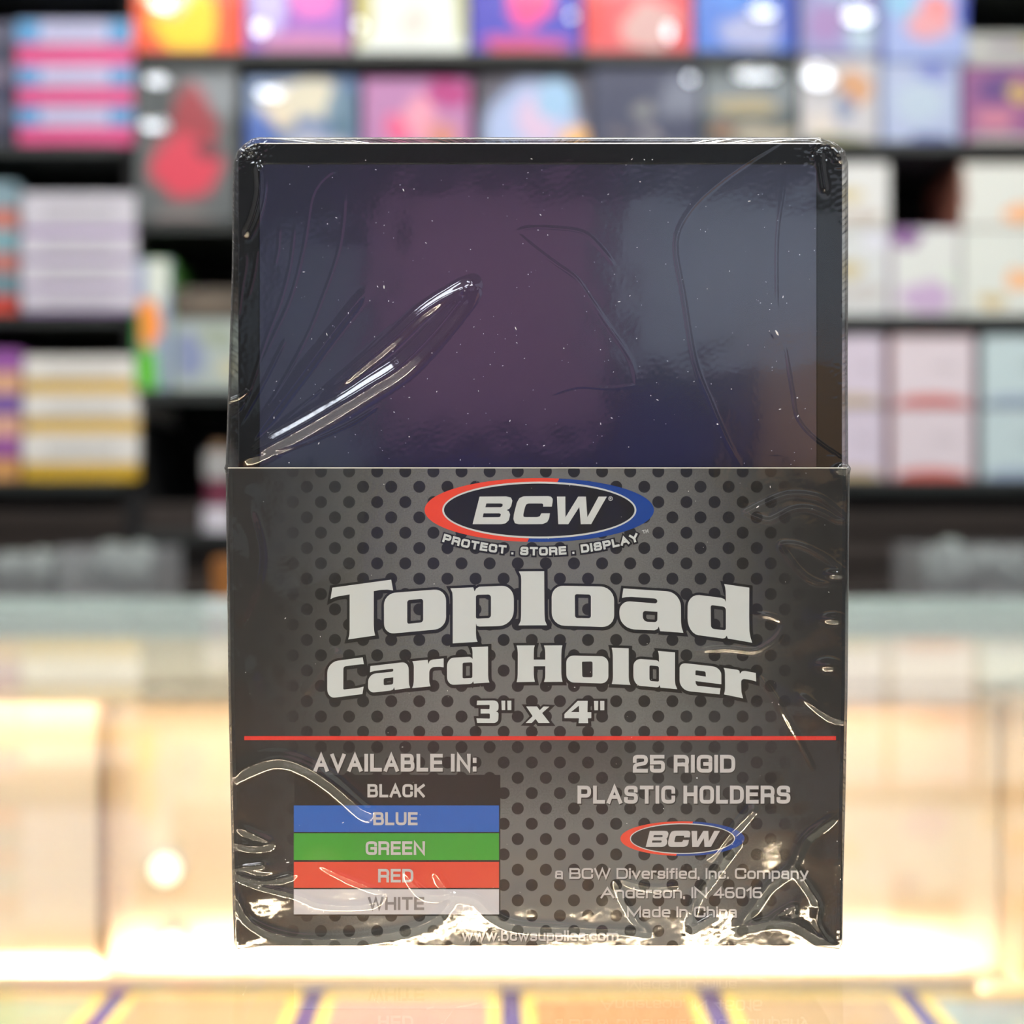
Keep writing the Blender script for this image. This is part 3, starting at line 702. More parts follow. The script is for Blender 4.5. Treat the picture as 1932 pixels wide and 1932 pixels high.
def logo(cx, cy, k, lay, small=False):
    CX, CY = 1831 / 8.05, 582 / 8.05
    T = lambda x, y: (cx + (x / 8.05 - CX) * k, cy + (y / 8.05 - CY) * k)
    def ell(a, b, n=96, rot=0): return [T(1831 + a * math.cos(t_ * 2 * math.pi / n), 582 + b * math.sin(t_ * 2 * math.pi / n)) for t_ in range(n)]
    n = 96
    red, blue = [], []
    for t_ in range(n + 1):                       # red runs left from the upper split to the lower one
        th = math.radians(-80) - t_ / n * math.radians(180 + 4)
        red.append(T(1831 + 1741 * math.cos(th), 582 + 485 * math.sin(th)))
        th = math.radians(-80) + t_ / n * math.radians(180 - 4)
        blue.append(T(1831 + 1741 * math.cos(th), 582 + 485 * math.sin(th)))
    for lp, m in ((red, K_RED), (blue, K_BLUE)):
        f = Flat(); f.poly([lp]); f.build('logo_oval', m, lay, sleeve)
    f = Flat(); f.poly([ell(1474, 431)]); f.build('logo_ring', K_WHITE, lay + 1, sleeve)
    f = Flat(); f.poly([ell(1447, 402)]); f.build('logo_field', K_BLACK if not small else ink('brown_black', (44, 38, 34)), lay + 2, sleeve)
    if small:
        f = Flat()
        for L in BCW:
            lp = [T(x + 30, y + 60) for x, y in L[0]]; f.poly([lp])
        f.build('logo_shadow', K_SHADOW, lay + 3, sleeve)
    for L in BCW:
        f = Flat(); f.poly([[T(x, y) for x, y in lp] for lp in L])
        if small: f.dz = 3e-6; f.stroke([T(x, y) for x, y in L[0]], 2.0, True)
        f.build('letter', K_WHITE if not small else K_GREY, lay + 4, sleeve)
    if not small:
        f = Flat(); f.stroke([T(1771 + 1142 + 30 * math.cos(a), 408 + 30 * math.sin(a)) for a in [i * math.pi / 12 for i in range(24)]], .9, True)
        f.stroke([T(1771 + 1132, 422), T(1771 + 1132, 394), T(1771 + 1150, 394), T(1771 + 1150, 408), T(1771 + 1132, 408)], .8, False)
        f.stroke([T(1771 + 1142, 408), T(1771 + 1152, 422)], .8)
        f.build('registered_mark', K_WHITE, lay + 4, sleeve)


logo(790 + 1831 / 8.05, 890 + 582 / 8.05, 1.0, 2)
logo(1287.5, 1582, .541, 2, True)

# square-shouldered stroke capitals
r_ = .3
FONT = {
 'a': (.58, [[(.05, .52), (.05, .72, .2), (.95, .72, .2), (.95, -.05)], [(.95, .41), (0, .41, .18), (0, 0, .18), (.95, 0, .18), (.95, .3)]]),
 'b': (.6, [[(0, 0), (0, 1)], [(0, .36), (0, .72, .3), (1, .72, .3), (1, 0, .3), (0, 0, .3), (0, .36)]]),
 'c': (.56, [[(1, .52), (1, .72, .3), (0, .72, .3), (0, 0, .3), (1, 0, .3), (1, .2)]]),
 'd': (.6, [[(1, 0), (1, 1)], [(1, .36), (1, .72, .3), (0, .72, .3), (0, 0, .3), (1, 0, .3), (1, .36)]]),
 'e': (.58, [[(0, .37), (1, .37), (1, .72, .3), (0, .72, .3), (0, 0, .3), (.88, 0)]]),
 'f': (.3, [[(1, 1), (.4, 1, .18), (.4, 0)], [(0, .68), (1, .68)]]),
 'h': (.56, [[(0, 0), (0, 1)], [(0, .4), (0, .72, .28), (1, .72, .28), (1, 0)]]),
 'i': (.0, [[(0, 0), (0, .7)], [(0, .96), (0, 1)]]), 'l': (.0, [[(0, 0), (0, 1)]]),
 'm': (1.05, [[(0, 0), (0, .72)], [(0, .4), (0, .72, .22), (.5, .72, .22), (.5, 0)], [(.5, .4), (.5, .72, .22), (1, .72, .22), (1, 0)]]),
 'n': (.56, [[(0, 0), (0, .72)], [(0, .4), (0, .72, .28), (1, .72, .28), (1, 0)]]),
 'o': (.6, [[(.5, 0), (1, 0, .3), (1, .72, .3), (0, .72, .3), (0, 0, .3), (.5, 0)]]),
 'p': (.6, [[(0, -.3), (0, .72)], [(0, .36), (0, .72, .3), (1, .72, .3), (1, 0, .3), (0, 0, .3), (0, .36)]]),
 'r': (.32, [[(0, 0), (0, .72)], [(0, .4), (0, .72, .25), (1, .72)]]),
 's': (.54, [[(.97, .56), (.97, .72, .18), (.03, .72, .18), (.03, .38, .14), (1, .36, .14), (1, 0, .18), (0, 0, .18), (0, .16)]]),
 'u': (.56, [[(0, .72), (0, 0, .28), (1, 0, .28), (1, .3)], [(1, 0), (1, .72)]]),
 'v': (.6, [[(0, .72), (.5, 0), (1, .72)]]), 'w': (.95, [[(0, .72), (.25, 0), (.5, .72), (.75, 0), (1, .72)]]),
 'y': (.6, [[(0, .72), (.52, .05)], [(1, .72), (.4, -.24, .06), (.1, -.26)]]),
 ',': (.0, [[(0, .03), (0, -.1)]]), '0': (.62, [[(.5, 0), (1, 0, .3), (1, 1, .3), (0, 1, .3), (0, 0, .3), (.5, 0)]]),
 '1': (.26, [[(0, .74), (1, 1), (1, 0)]]), '4': (.66, [[(.72, 0), (.72, 1), (0, .27), (1.05, .27)]]),
 '6': (.62, [[(.85, 1), (0, 1, .3), (0, 0, .3), (1, 0, .28), (1, .56, .28), (0, .56)]]),
 'A': (.95, [[(0, 0), (.5, 1), (1, 0)], [(.22, .34), (.78, .34)]]),
 'B': (.85, [[(0, 0), (0, 1), (.93, 1, .2), (.93, .52, .2), (0, .52)], [(.6, .52), (1, .52, .2), (1, 0, .22), (0, 0)]]),
 'C': (.85, [[(1, .7), (1, 1, r_), (0, 1, r_), (0, 0, r_), (1, 0, r_), (1, .3)]]),
 'D': (.85, [[(0, 0), (0, 1), (1, 1, .35), (1, 0, .35), (0, 0)]]),
 'E': (.75, [[(1, 1), (0, 1), (0, 0), (1, 0)], [(0, .52), (.92, .52)]]),
 'G': (.88, [[(1, .76), (1, 1, r_), (0, 1, r_), (0, 0, r_), (1, 0, .15), (1, .48), (.55, .48)]]),
 'H': (.86, [[(0, 0), (0, 1)], [(1, 0), (1, 1)], [(0, .52), (1, .52)]]),
 'I': (.0, [[(0, 0), (0, 1)]]),
 'K': (.85, [[(0, 0), (0, 1)], [(1, 1), (.1, .5)], [(.3, .6), (1, 0)]]),
 'L': (.68, [[(0, 1), (0, 0), (1, 0)]]),
 'M': (1.05, [[(0, 0), (0, 1), (.5, .1), (1, 1), (1, 0)]]),
 'N': (.88, [[(0, 0), (0, 1), (1, 0), (1, 1)]]),
 'O': (.9, [[(.5, 0), (1, 0, r_), (1, 1, r_), (0, 1, r_), (0, 0, r_), (.5, 0)]]),
 'P': (.82, [[(0, 0), (0, 1), (1, 1, .25), (1, .42, .25), (0, .42)]]),
 'R': (.85, [[(0, 0), (0, 1), (1, 1, .25), (1, .45, .2), (0, .45)], [(.7, .45), (.97, .4, .1), (.97, 0)]]),
 'S': (.84, [[(.97, .78), (.97, 1, .25), (.03, 1, .25), (.03, .53, .2), (1, .5, .2), (1, 0, .25), (0, 0, .25), (0, .2)]]),
 'T': (.82, [[(0, 1), (1, 1)], [(.5, 1), (.5, 0)]]),
 'U': (.88, [[(0, 1), (0, 0, r_), (1, 0, r_), (1, 1)]]),
 'V': (.95, [[(0, 1), (.5, 0), (1, 1)]]),
 'W': (1.3, [[(0, 1), (.25, 0), (.5, 1), (.75, 0), (1, 1)]]),
 'Y': (.9, [[(0, 1), (.5, .45), (1, 1)], [(.5, .45), (.5, 0)]]),
 '2': (.84, [[(0, .7), (0, 1, .25), (1, 1, .25), (1, .55, .2), (0, .4, .2), (0, 0), (1, 0)]]),
 '5': (.84, [[(.95, 1), (0, 1), (0, .58), (1, .6, .22), (1, 0, .25), (0, 0, .2), (0, .25)]]),
 '.': (.0, [[(0, .0), (0, .02)]]), ':': (.0, [[(0, .0), (0, .1)], [(0, .62), (0, .72)]]),
}


def open_round(pts, sx, sy):
    P2 = [(p[0] * sx, p[1] * sy) + ((p[2] * sy * 1.0,) if len(p) > 2 else ()) for p in pts]
    out = []
    for i, p in enumerate(P2):
        if len(p) < 3 or i in (0, len(P2) - 1): out.append(p[:2]); continue
        a, b = P2[i - 1], P2[i + 1]; x, y, r = p
        la = math.hypot(a[0] - x, a[1] - y); lb = math.hypot(b[0] - x, b[1] - y)
        ra, rb = min(r, la * .5), min(r, lb * .5)
        A0 = (x + (a[0] - x) * ra / la, y + (a[1] - y) * ra / la); B0 = (x + (b[0] - x) * rb / lb, y + (b[1] - y) * rb / lb)
        for k in range(6):
            t_ = k / 5
            out.append(((1 - t_) ** 2 * A0[0] + 2 * t_ * (1 - t_) * x + t_ * t_ * B0[0], (1 - t_) ** 2 * A0[1] + 2 * t_ * (1 - t_) * y + t_ * t_ * B0[1]))
    return out


def caps(text, x0, x1, ytop, ybot, t_, fn=None):
    """list of stroke polylines (pixels, y down) fitting the text in x0..x1"""
    H = ybot - ytop - t_
    gap = t_ * .55
    W = sum(FONT[c][0] if c != ' ' else .35 for c in text)
    fixed = sum((t_ if c != ' ' else 0) for c in text) + gap * (len(text) - 1)
    k = ((x1 - x0) - fixed) / (W * H) if W else 0
    x = x0; lines = []
    for c in text:
        if c == ' ': x += .35 * H * k + gap; continue
        w_, st = FONT[c]; ww = w_ * H * k
        for si, s_ in enumerate(st):
            pl = open_round(s_, ww, H)
            q = []
            n = len(pl)
            for i, (a, b) in enumerate(pl):
                q.append([x + t_ / 2 + a, ybot - t_ / 2 - b])
            # square ends reach the full cap height / width
            for e_, o_ in ((0, 1), (-1, -2)):
                dx, dy = q[e_][0] - q[o_][0], q[e_][1] - q[o_][1]; L = math.hypot(dx, dy) or 1
                q[e_][0] += dx / L * t_ / 2; q[e_][1] += dy / L * t_ / 2
            q = [tuple(v) for v in q]
            if fn: q = [fn(*v) for v in q]
            lines.append((si, q))
        x += ww + t_ + gap
    return lines


def caps_print(text, x0, x1, yt, yb, t_, m, lay, shadow=None, fn=None, outline=0):
    ls = caps(text, x0, x1, yt, yb, t_, fn)
    f = Flat()
    for i, l in ls: f.dz = i * 5e-6; f.stroke(l, t_)
    f.build('text_line', m, lay + 1, sleeve)
    if shadow or outline:
        f = Flat(); o_ = shadow or (0.4, .6)
        for i, l in ls:
            l = [(a + o_[0], b + o_[1]) for a, b in l]
            if outline:
                for e_, q_ in ((0, 1), (-1, -2)):
                    dx, dy = l[e_][0] - l[q_][0], l[e_][1] - l[q_][1]; L = math.hypot(dx, dy) or 1
                    l[e_] = (l[e_][0] + dx / L * outline / 2, l[e_][1] + dy / L * outline / 2)
            f.dz = i * 5e-6; f.stroke(l, t_ + outline)
        f.build('text_shadow', K_SHADOW if shadow else K_BLACK, lay, sleeve)


# arc of small words under the logo
CXA, BY, RA = 1018.0, 1048.0, 664.0
def arc(x, y):
    a = (x - CXA) / RA
    r = RA - (y - BY) * -1 if False else RA + (y - BY)
    return (CXA + math.sin(a) * r, BY - RA + math.cos(a) * r)
for wd, a, b in (('PROTECT', 831.5, 954.5), ('.', 964.5, 968.5), ('STORE', 981, 1069), ('.', 1080, 1084), ('DISPLAY', 1097, 1209)):
    caps_print(wd, a, b, 1032.0 if wd != '.' else 1043, 1048, 4.2 if wd != '.' else 4, K_WHITE, 3, fn=arc, outline=6)
f = Flat()
for l in ([(1211, 1001.5), (1217, 1000)], [(1214, 1000.5), (1215.3, 1006.5)], [(1219, 1006), (1217.8, 999.5), (1220.8, 1003.5), (1222, 998.5), (1223.4, 1005)]): f.stroke(l, 1.1)
f.build('trademark_sign', K_WHITE, 4, sleeve)


def rect(name, x0, x1, y0, y1, m, lay, parent=None, label=None):
    f = Flat(); f.poly([[(x0, y0), (x1, y0), (x1, y1), (x0, y1)]]); o = f.build(name, m, lay, sleeve)
    if label: o['label'] = label
    return o


rect('divider_line', 461, 1577, 1388.7, 1396.2, K_LINE, 3, label='thin red printed line')
caps_print('AVAILABLE IN:', 592, 899, 1422, 1455.5, 7.0, K_GREY, 3, (1.6, 2.2))
rect('swatch_table', 555.5, 944, 1462, 1728, K_BLACK, 1)
for c, a, b, nm in (((20, 92, 184), 1519.5, 1569.5, 'blue'), ((52, 152, 44), 1571.8, 1622.5, 'green'), ((218, 72, 52), 1626, 1675, 'red'), ((205, 203, 210), 1677.5, 1725, 'white')):
    rect('colour_swatch', 554.5, 941.5, a, b, ink('swatch_' + nm, c), 3, label=nm + ' colour swatch')
for tx, a, b, c, d, m in (('BLACK', 693.5, 801.5, 1479, 1504, K_GREY), ('BLUE', 704.5, 788, 1532, 1556.5, K_GREY), ('GREEN', 690, 802, 1587, 1612.5, K_GREY),
                          ('RED', 713.5, 780, 1639, 1664.5, K_GREY), ('WHITE', 694.5, 800.5, 1692, 1716.5, ink('mid_grey', (128, 124, 128)))):
    caps_print(tx, a, b, c, d, 4.9, m, 5)
caps_print('25 RIGID', 1194, 1387, 1424, 1457.5, 7.0, K_GREY, 3, (1.6, 2.2))
caps_print('PLASTIC HOLDERS', 1089.5, 1491, 1482, 1516, 7.0, K_GREY, 3, (1.6, 2.2))


def type_line(text, x0, x1, ytop, ybot, m, lay):
    caps_print(text, x0, x1, ytop, ybot, 3.6, m, lay, (1, 1.6))


type_line('a BCW Diversified, Inc. Company', 1047, 1525, 1637.5, 1658, K_GREY, 3)
type_line('Anderson, IN 46016', 1133, 1438, 1673.5, 1694.5, K_GREY, 3)
type_line('Made In China', 1183, 1390.5, 1710, 1730.5, K_GREY, 3)
type_line('www.bcwsupplies.com', 871.5, 1167, 1755, 1775, K_GREY, 3)

# ---------------------------------------------------------------- rigid holders inside
m_hold = mat('indigo_rigid_plastic', (17, 17, 50), .15, .05, 30, spec=1.0, coat=1.0, ior=1.75)
m_rim = mat('black_rigid_plastic', (14, 16, 17), .16, .05, 30, spec=.4)
HX0, HX1, HT, HB = 446, 1593, 265, 1782


def holder_outline(k=0.0):
    r = 40
    return rounded([(HX0 + k, HT + k, r), (HX1 - k, HT + k, r), (HX1 - k, HB - k, 10), (HX0 + k, HB - k, 10)], 5)


def holder(y, first=False):
    f = holder_outline(); g = holder_outline(2.5)
    n = len(f); vs = []; fs = []
    for lp, yy in ((g, y), (f, y + .0002), (f, y + .0012), (g, y + .0014)):
        vs += [Q(a, b, yy) for a, b in lp]
    for k in range(3):
        for i in range(n):
            fs.append((k * n + i, k * n + (i + 1) % n, (k + 1) * n + (i + 1) % n, (k + 1) * n + i))
    if first:                                           # pressed-in pocket panel inside a black rim
        inn = [(485, 303), (1546, 303), (1546, 1740), (485, 1740)]
        base = len(vs)
        r1 = rounded([(a, b, 14) for a, b in inn], 5)
        k = len(r1)
        vs += [Q(a, b, y) for a, b in r1]
        r2 = rounded([(487, 306, 14), (1544, 306, 14), (1544, 1737, 14), (487, 1737, 14)], 5)
        vs += [Q(a, b, y + .0002) for a, b in r2]
        for i in range(k):
            fs.append((i, (i + 1) % n, base + (i + 1) % k, base + i)) if n == k else None
            fs.append((base + i, base + (i + 1) % k, base + k + (i + 1) % k, base + k + i))
    else:
        fs.append(tuple(range(n)))
    fs.append(tuple(3 * n + i for i in range(n))[::-1])
    return vs, fs


vs, fs = holder(.0011, True)
h0 = obj('card_holder', vs, fs, m_rim, pack)
r2 = rounded([(487, 306, 14), (1544, 306, 14), (1544, 1737, 14), (487, 1737, 14)], 5)
obj('pocket_panel', [Q(a, b, .0013) for a, b in r2], [tuple(range(len(r2)))], m_hold, h0)
vs, fs = holder(0.0)
hm = bpy.data.meshes.new('card_holder'); hm.from_pydata([tuple(v) for v in vs], [], fs); hm.materials.append(m_rim)
for i in range(1, 25):
    o = bpy.data.objects.new('card_holder', hm); link(o, pack); o.location.y = .0011 + i * .00158
    o.location.x = random.uniform(-.0001, .0001)
for o in pack.children:
    if o.name.startswith('card_holder'):
        bm = bmesh.new(); bm.from_mesh(o.data); bmesh.ops.recalc_face_normals(bm, faces=bm.faces); bm.to_mesh(o.data); bm.free()
        if o is not h0: break

# ---------------------------------------------------------------- shrink film: one displaced skin
m_film = clear_mat('shrink_film', (.985, .985, .985, 1), .035, 1.7, .012, noise=.05, haze=.006)
EDGE_Y = [256, 262, 270, 285, 310, 500, 700, 876, 883, 895, 1300, 1500, 1700, 1780, 1790]
EDGE_L = [486, 472, 462, 446, 438, 436, 430, 424, 421, 424, 429, 433, 437, 440, 446]
EDGE_R = [1544, 1556, 1578, 1596, 1602, 1602, 1601, 1602, 1607, 1605, 1601, 1597, 1592, 1591, 1586]

NZ, NX = 800, 620
rows = np.linspace(256, 1789.5, NZ)
el = np.interp(rows, EDGE_Y, EDGE_L); er = np.interp(rows, EDGE_Y, EDGE_R)
u = np.linspace(0, 1, NX)
GX = el[:, None] + (er - el)[:, None] * u[None, :]; GY = np.repeat(rows[:, None], NX, 1)


def dist(poly):
    d = np.full(GX.shape, 1e9); tp = np.zeros(GX.shape); n = len(poly) - 1
    for i, ((ax, ay), (bx_, by_)) in enumerate(zip(poly[:-1], poly[1:])):
        vx, vy = bx_ - ax, by_ - ay; L2 = vx * vx + vy * vy + 1e-9
        t_ = np.clip(((GX - ax) * vx + (GY - ay) * vy) / L2, 0, 1)
        e_ = np.hypot(GX - ax - t_ * vx, GY - ay - t_ * vy)
        near = e_ < d; d = np.where(near, e_, d); tp = np.where(near, (i + t_) / n, tp)
    return d, tp


def spline(p, n=6):
    p = [p[0]] + list(p) + [p[-1]]; out = []
    for i in range(1, len(p) - 2):
        for k in range(n):
            t_ = k / n; q = []
            for a in (0, 1):
                p0, p1, p2, p3 = p[i - 1][a], p[i][a], p[i + 1][a], p[i + 2][a]
                q.append(.5 * (2 * p1 + (p2 - p0) * t_ + (2 * p0 - 5 * p1 + 4 * p2 - p3) * t_ ** 2 + (3 * p1 - p0 - 3 * p2 + p3) * t_ ** 3))
            out.append(tuple(q))
    out.append(tuple(p[-1])); return out


def zz(o, s_, pts): return [(o[0] + x / s_, o[1] + y / s_) for x, y in pts]


RID = [  # points, width (px), height (mm)
 ([(445, 878), (520, 835), (600, 790), (690, 735), (760, 690), (820, 630), (865, 575), (893, 538)], 15, .66),
 ([(620, 745), (680, 695), (740, 645), (800, 590), (860, 552), (893, 538)], 10, .40),
 ([(450, 868), (560, 775), (650, 700), (740, 615)], 3.5, .05),
 ([(450, 850), (520, 745), (575, 645), (610, 560), (640, 470), (650, 380), (640, 330), (620, 330), (590, 370), (575, 460), (550, 560), (510, 650), (470, 740)], 4, .06),
 ([(460, 780), (500, 650), (530, 570), (548, 500), (556, 430)], 3.5, .06),
 ([(455, 860), (560, 720), (620, 640), (690, 550)], 8, .15), ([(455, 800), (500, 720), (540, 640)], 5, .08),
 ([(450, 872), (560, 842), (650, 805), (712, 768)], 5, .12),
 ([(975, 437), (1000, 431), (1050, 432), (1100, 440), (1130, 465), (1158, 500)], 5, .07),
 ([(975, 440), (1010, 470), (1050, 500), (1085, 525), (1110, 560), (1150, 620), (1190, 680), (1200, 725)], 6, .07),
 ([(1200, 727), (1150, 733), (1090, 730), (1040, 745)], 4, .05),
 ([(1480, 265), (1420, 300), (1350, 350), (1300, 400), (1275, 460), (1290, 560), (1310, 680), (1340, 760), (1370, 830), (1395, 875)], 7, .12),
 ([(1484, 265), (1478, 350), (1465, 450), (1465, 600)], 6, .06),
 ([(1480, 650), (1495, 740), (1505, 790), (1540, 830), (1598, 870)], 4, .10),
 ([(1545, 285), (1549, 320), (1556, 365)], 6, .30), ([(1566, 268), (1580, 290), (1590, 310)], 5, .25),
 ([(488, 308), (491, 360), (480, 410), (462, 450)], 7, .40), ([(455, 470), (465, 490), (458, 540), (450, 600)], 4, .10),
 ([(528, 430), (526, 470), (520, 500)], 3, .1), ([(487, 470), (480, 520), (470, 560)], 3, .1),
 ([(425, 760), (455, 748), (470, 735)], 4, .15), ([(428, 790), (450, 775), (462, 760)], 3, .12),
 (zz((1300, 850), 3.388, [(365, 400), (480, 340), (600, 290), (700, 280), (820, 300), (900, 350), (960, 400), (1000, 440), (940, 445), (860, 405), (760, 372), (660, 380), (560, 430), (500, 450), (420, 425), (365, 400)]), 5, .09),
 (zz((1300, 850), 3.388, [(1000, 790), (880, 700), (760, 630), (660, 600), (585, 610), (640, 700), (720, 790), (800, 840), (900, 855)]), 5, .09),
 (zz((1300, 850), 3.388, [(400, 1040), (480, 1050), (560, 1075), (600, 1110), (560, 1190), (480, 1250), (400, 1280), (250, 1265), (120, 1270), (40, 1280)]), 5, .09),
 (zz((1300, 850), 3.388, [(440, 1430), (560, 1600), (700, 1850), (800, 2050)]), 5, .07),
 (zz((1300, 850), 3.388, [(700, 1560), (900, 1700), (1000, 1720)]), 6, .12),
 ([(640, 1225), (610, 1260), (575, 1310)], 8, .1), ([(470, 960), (490, 1040), (480, 1110), (450, 1180)], 9, .12),
 (zz((420, 1400), 3.22, [(60, 230), (150, 150), (300, 100), (420, 110), (560, 170), (700, 270), (850, 400), (920, 440)]), 13, .26),
 (zz((420, 1400), 3.22, [(90, 510), (200, 560), (290, 610), (180, 630), (60, 600)]), 8, .15),
 (zz((420, 1400), 3.22, [(60, 770), (150, 750), (265, 740)]), 4, .16),
 (zz((420, 1400), 3.22, [(80, 795), (250, 840), (440, 800)]), 5, .22),
 (zz((420, 1400), 3.22, [(80, 795), (200, 860), (440, 920), (600, 980), (800, 990), (930, 970), (975, 910), (900, 880), (750, 820), (600, 750)]), 4.5, .12),
 (zz((420, 1400), 3.22, [(60, 860), (110, 980), (170, 1080), (300, 1150), (500, 1190), (800, 1185), (1100, 1140), (1280, 1070), (1370, 980), (1380, 930), (1250, 920), (1160, 850), (1100, 760)]), 7, .22),
 (zz((420, 1400), 3.22, [(1290, 770), (1350, 870), (1400, 920), (1540, 950), (1640, 1040), (1760, 1100), (1932, 1120), (2200, 1122)]), 7, .24),
 (zz((1000, 1400), 3.116, [(300, 1093), (600, 1100), (690, 1115), (620, 1040), (560, 940), (520, 850), (500, 790)]), 5, .18),
 (zz((1000, 1400), 3.116, [(520, 800), (700, 850), (870, 840)]), 5, .08),
 (zz((1000, 1400), 3.116, [(1330, 370), (1250, 450), (1150, 560), (1050, 700)]), 9, .15),
 (zz((1000, 1400), 3.116, [(1225, 570), (1150, 660), (1050, 800), (960, 930), (940, 1080)]), 7, .38),
 (zz((1000, 1400), 3.116, [(940, 1090), (1010, 1050), (1080, 1010)]), 5, .25),
 (zz((1000, 1400), 3.116, [(1800, 425), (1620, 560), (1540, 720), (1420, 820), (1330, 930), (1240, 1060), (1220, 1110)]), 8, .24),
 (zz((1000, 1400), 3.116, [(1240, 1090), (1400, 1050), (1550, 1060), (1700, 1150), (1780, 1190)]), 7, .26),
 (zz((1000, 1400), 3.116, [(1550, 730), (1640, 860), (1690, 950), (1680, 1050), (1720, 1130), (1780, 1180)]), 7, .26),
 (zz((1000, 1400), 3.116, [(1400, 1040), (1500, 980), (1550, 960), (1540, 1030)]), 6, .2),
 ([(1580, 885), (1600, 888)], 6, .35),
]
hgt = np.zeros(GX.shape)
for pts, wd, hh in RID:
    low = min(p[1] for p in pts) > 880
    if not low and hh < .13: wd *= .5; hh *= .4          # fine creases of the window
    pl = spline(pts, 5); d, tp = dist(pl)
    if pts[0] != pts[-1]: hh = hh * np.clip(np.sin(np.pi * np.clip(tp, 0, 1)) * 2.2 + .12, 0, 1)
    hgt += hh * np.exp(-(d / wd) ** 2)
for (cx, cy, rx, ry, hh) in ((1577, 1083, 16, 7, .22), (1570, 1167, 18, 8, .2), (1560, 1254, 20, 10, .2), (1590, 886, 14, 6, .25), (1520, 1330, 60, 40, .25), (1450, 1560, 80, 60, .2), (480, 1640, 50, 20, .25), (470, 1290, 30, 50, .12), (455, 925, 22, 18, .08)):
    hgt += hh * np.exp(-(((GX - cx) / rx) ** 2 + ((GY - cy) / ry) ** 2))
# slow ripples of the whole sheet, stronger towards the edges and the foot
rng = np.random.RandomState(5)
rip = np.zeros(GX.shape)
for _ in range(26):
    kx, ky = rng.normal(0, 1, 2); kn = rng.uniform(1 / 260, 1 / 70); nrm = math.hypot(kx, ky) + 1e-6
    rip += np.sin(2 * math.pi * kn * (GX * kx + GY * ky) / nrm + rng.uniform(0, 6.28)) * .007 / (kn * 120)
wt = .25 + .3 * np.clip((GY - 1250) / 500, 0, 1) + .9 * np.clip((np.abs(GX - 1016) - 380) / 180, 0, 1) * (GY > 860)
hgt += rip * wt
fine = np.zeros(GX.shape)
for _ in range(40):                                     # tiny crinkle
    kx, ky = rng.normal(0, 1, 2); kn = rng.uniform(1 / 22, 1 / 9); nrm = math.hypot(kx, ky) + 1e-6
    fine += np.sin(2 * math.pi * kn * (GX * kx + GY * ky) / nrm + rng.uniform(0, 6.28))
edge = np.minimum(GX - el[:, None], er[:, None] - GX)
hgt += fine * .0006 * (np.clip((40 - edge) / 40, 0, 1) + .15 + .12 * np.clip((GY - 1600) / 150, 0, 1)) * 1.0
crn = np.exp(-((np.minimum(np.abs(GX - 460), np.abs(GX - 1575)) / 40) ** 2) - ((GY - 275) / 30) ** 2)
hgt += crn * fine * .016
hgt = hgt - hgt.min() * 0
# front skin: rests just ahead of the card, rolls back at both vertical edges
yf = -.00035 - hgt / 1000.0
yf = np.minimum(yf, -.00022)
roll = np.clip(1 - edge / 7.0, 0, 1)
yf = yf + (1 - np.sqrt(np.clip(1 - roll ** 2, 0, 1))) * .0010
top_roll = np.clip((268 - GY) / 12, 0, 1)
yf = yf + (1 - np.sqrt(np.clip(1 - top_roll ** 2, 0, 1))) * .0014
NS, NB = 14, 8
verts = np.zeros((NZ, NX + 2 * NS + NB, 3))
Xw = (GX - 966) * S - PO.x; Zw = ZC - (GY - 966) * S - PO.z
verts[:, :NX, 0] = Xw; verts[:, :NX, 1] = yf - PO.y; verts[:, :NX, 2] = Zw
yb = DEPTH + .0006 - PO.y
sidew = rng.normal(0, .00006, (NZ, NS))
sidew = (sidew + np.roll(sidew, 1, 0) + np.roll(sidew, -1, 0)) / 1.5
for k in range(NS):
    t_ = (k + 1) / (NS + 1)
    verts[:, NX + k, 0] = Xw[:, -1] + sidew[:, k]; verts[:, NX + k, 1] = verts[:, NX - 1, 1] + (yb - verts[:, NX - 1, 1]) * t_; verts[:, NX + k, 2] = Zw[:, -1]
    c_ = NX + NS + NB + k
    verts[:, c_, 0] = Xw[:, 0] + sidew[:, k]; verts[:, c_, 1] = yb + (verts[:, 0, 1] - yb) * t_; verts[:, c_, 2] = Zw[:, 0]
for k in range(NB):
    t_ = k / (NB - 1)
    verts[:, NX + NS + k, 0] = Xw[:, -1] + (Xw[:, 0] - Xw[:, -1]) * t_; verts[:, NX + NS + k, 1] = yb; verts[:, NX + NS + k, 2] = Zw[:, 0]
M = verts.shape[1]
ii, jj = np.meshgrid(np.arange(NZ - 1), np.arange(M), indexing='ij')
j2 = (jj + 1) % M
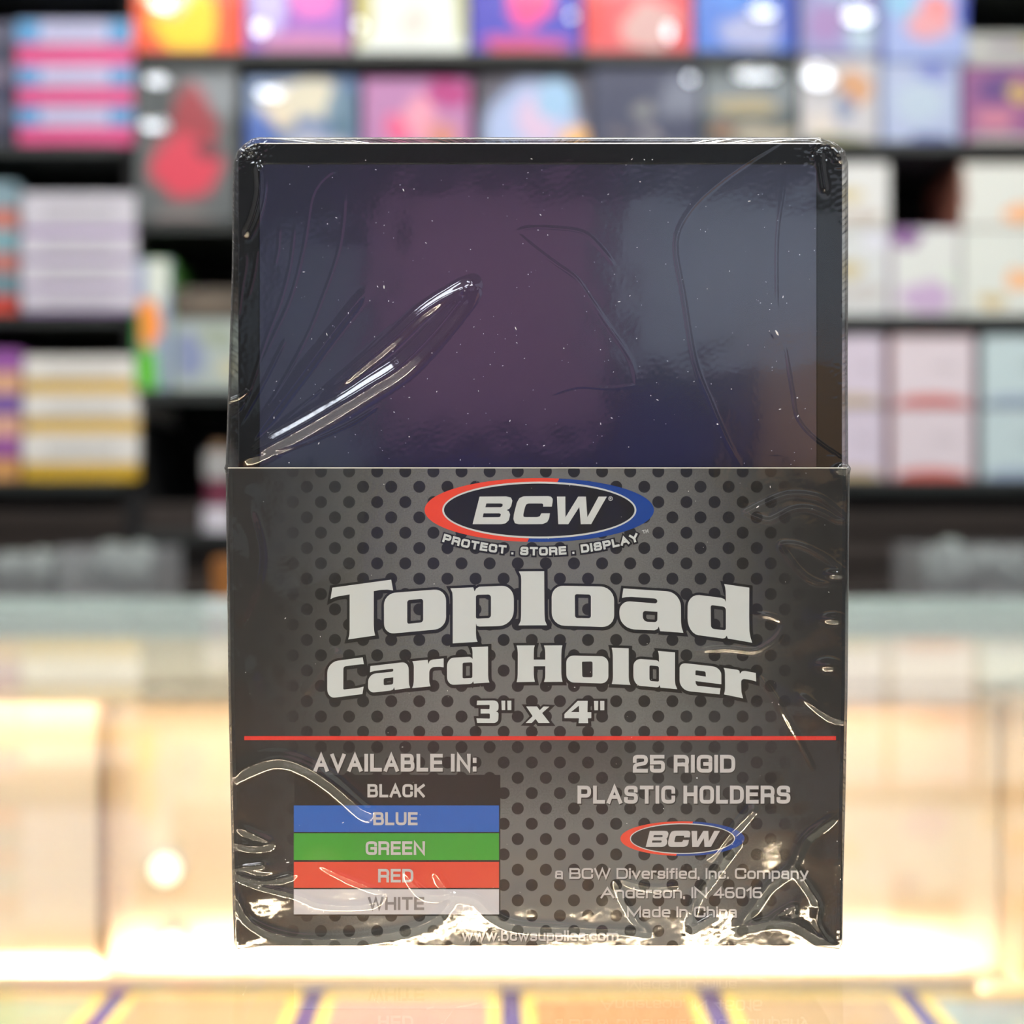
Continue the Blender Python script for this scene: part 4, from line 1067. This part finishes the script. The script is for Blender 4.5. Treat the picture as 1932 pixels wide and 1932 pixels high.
quads = np.stack([ii * M + jj, (ii + 1) * M + jj, (ii + 1) * M + j2, ii * M + j2], -1).reshape(-1, 4)
V = verts.reshape(-1, 3).tolist(); FQ = quads.tolist()
for row, zc_ in ((0, Zw[0, 0] + .0001), (NZ - 1, Zw[-1, 0] - .00001)):     # folded top and foot of the wrap
    ctr = len(V); V.append((0.0, .0, zc_))
    ring = [row * M + j for j in range(M)]
    mid = []
    for j in ring:
        v = V[j]; mid.append(len(V)); V.append((v[0] * .6, v[1] * .6, zc_ + (random.uniform(-.0002, .0001) if row == 0 else 0)))
    for a in range(M):
        b = (a + 1) % M
        q = (ring[a], ring[b], mid[b], mid[a]); q2 = (mid[a], mid[b], ctr)
        if row: q = q[::-1]; q2 = q2[::-1]
        FQ.append(q); FQ.append(q2)
film = obj('shrink_film', V, FQ, m_film, pack, True)
film['label'] = 'clear wrinkled shrink film'

# dust on the film: flecks nobody could count
bm = bmesh.new()
for i in range(420):
    px_, py_ = (random.uniform(490, 1540), random.uniform(300, 880)) if i < 330 else (random.uniform(450, 1580), random.uniform(890, 1740))
    r = random.choice((.00002, .00003, .00003, .00004, .00006)) * random.uniform(.7, 1.3)
    if i % 29 == 0: r *= 1.9
    ix = int((px_ - 436) / (1600 - 436) * (NX - 1)); iz = int((py_ - 256) / (1789.5 - 256) * (NZ - 1))
    c = Q(px_, py_, float(yf[min(max(iz, 0), NZ - 1), min(max(ix, 0), NX - 1)]) - r * .6)
    ret = bmesh.ops.create_icosphere(bm, subdivisions=1, radius=r)
    a = random.uniform(0, 3.14); st = random.choice((1, 1, 1.4, 3.5))
    for v in ret['verts']:
        x, z = v.co.x * st, v.co.z
        v.co = Vector((x * math.cos(a) - z * math.sin(a), v.co.y * .6, x * math.sin(a) + z * math.cos(a))) + c
me = bpy.data.meshes.new('dust'); bm.to_mesh(me); bm.free(); me.materials.append(mat('dust_white', (225, 225, 228), .6, 0))
dust = link(bpy.data.objects.new('dust', me), pack); dust['kind'] = 'stuff'; dust['label'] = 'white dust flecks'
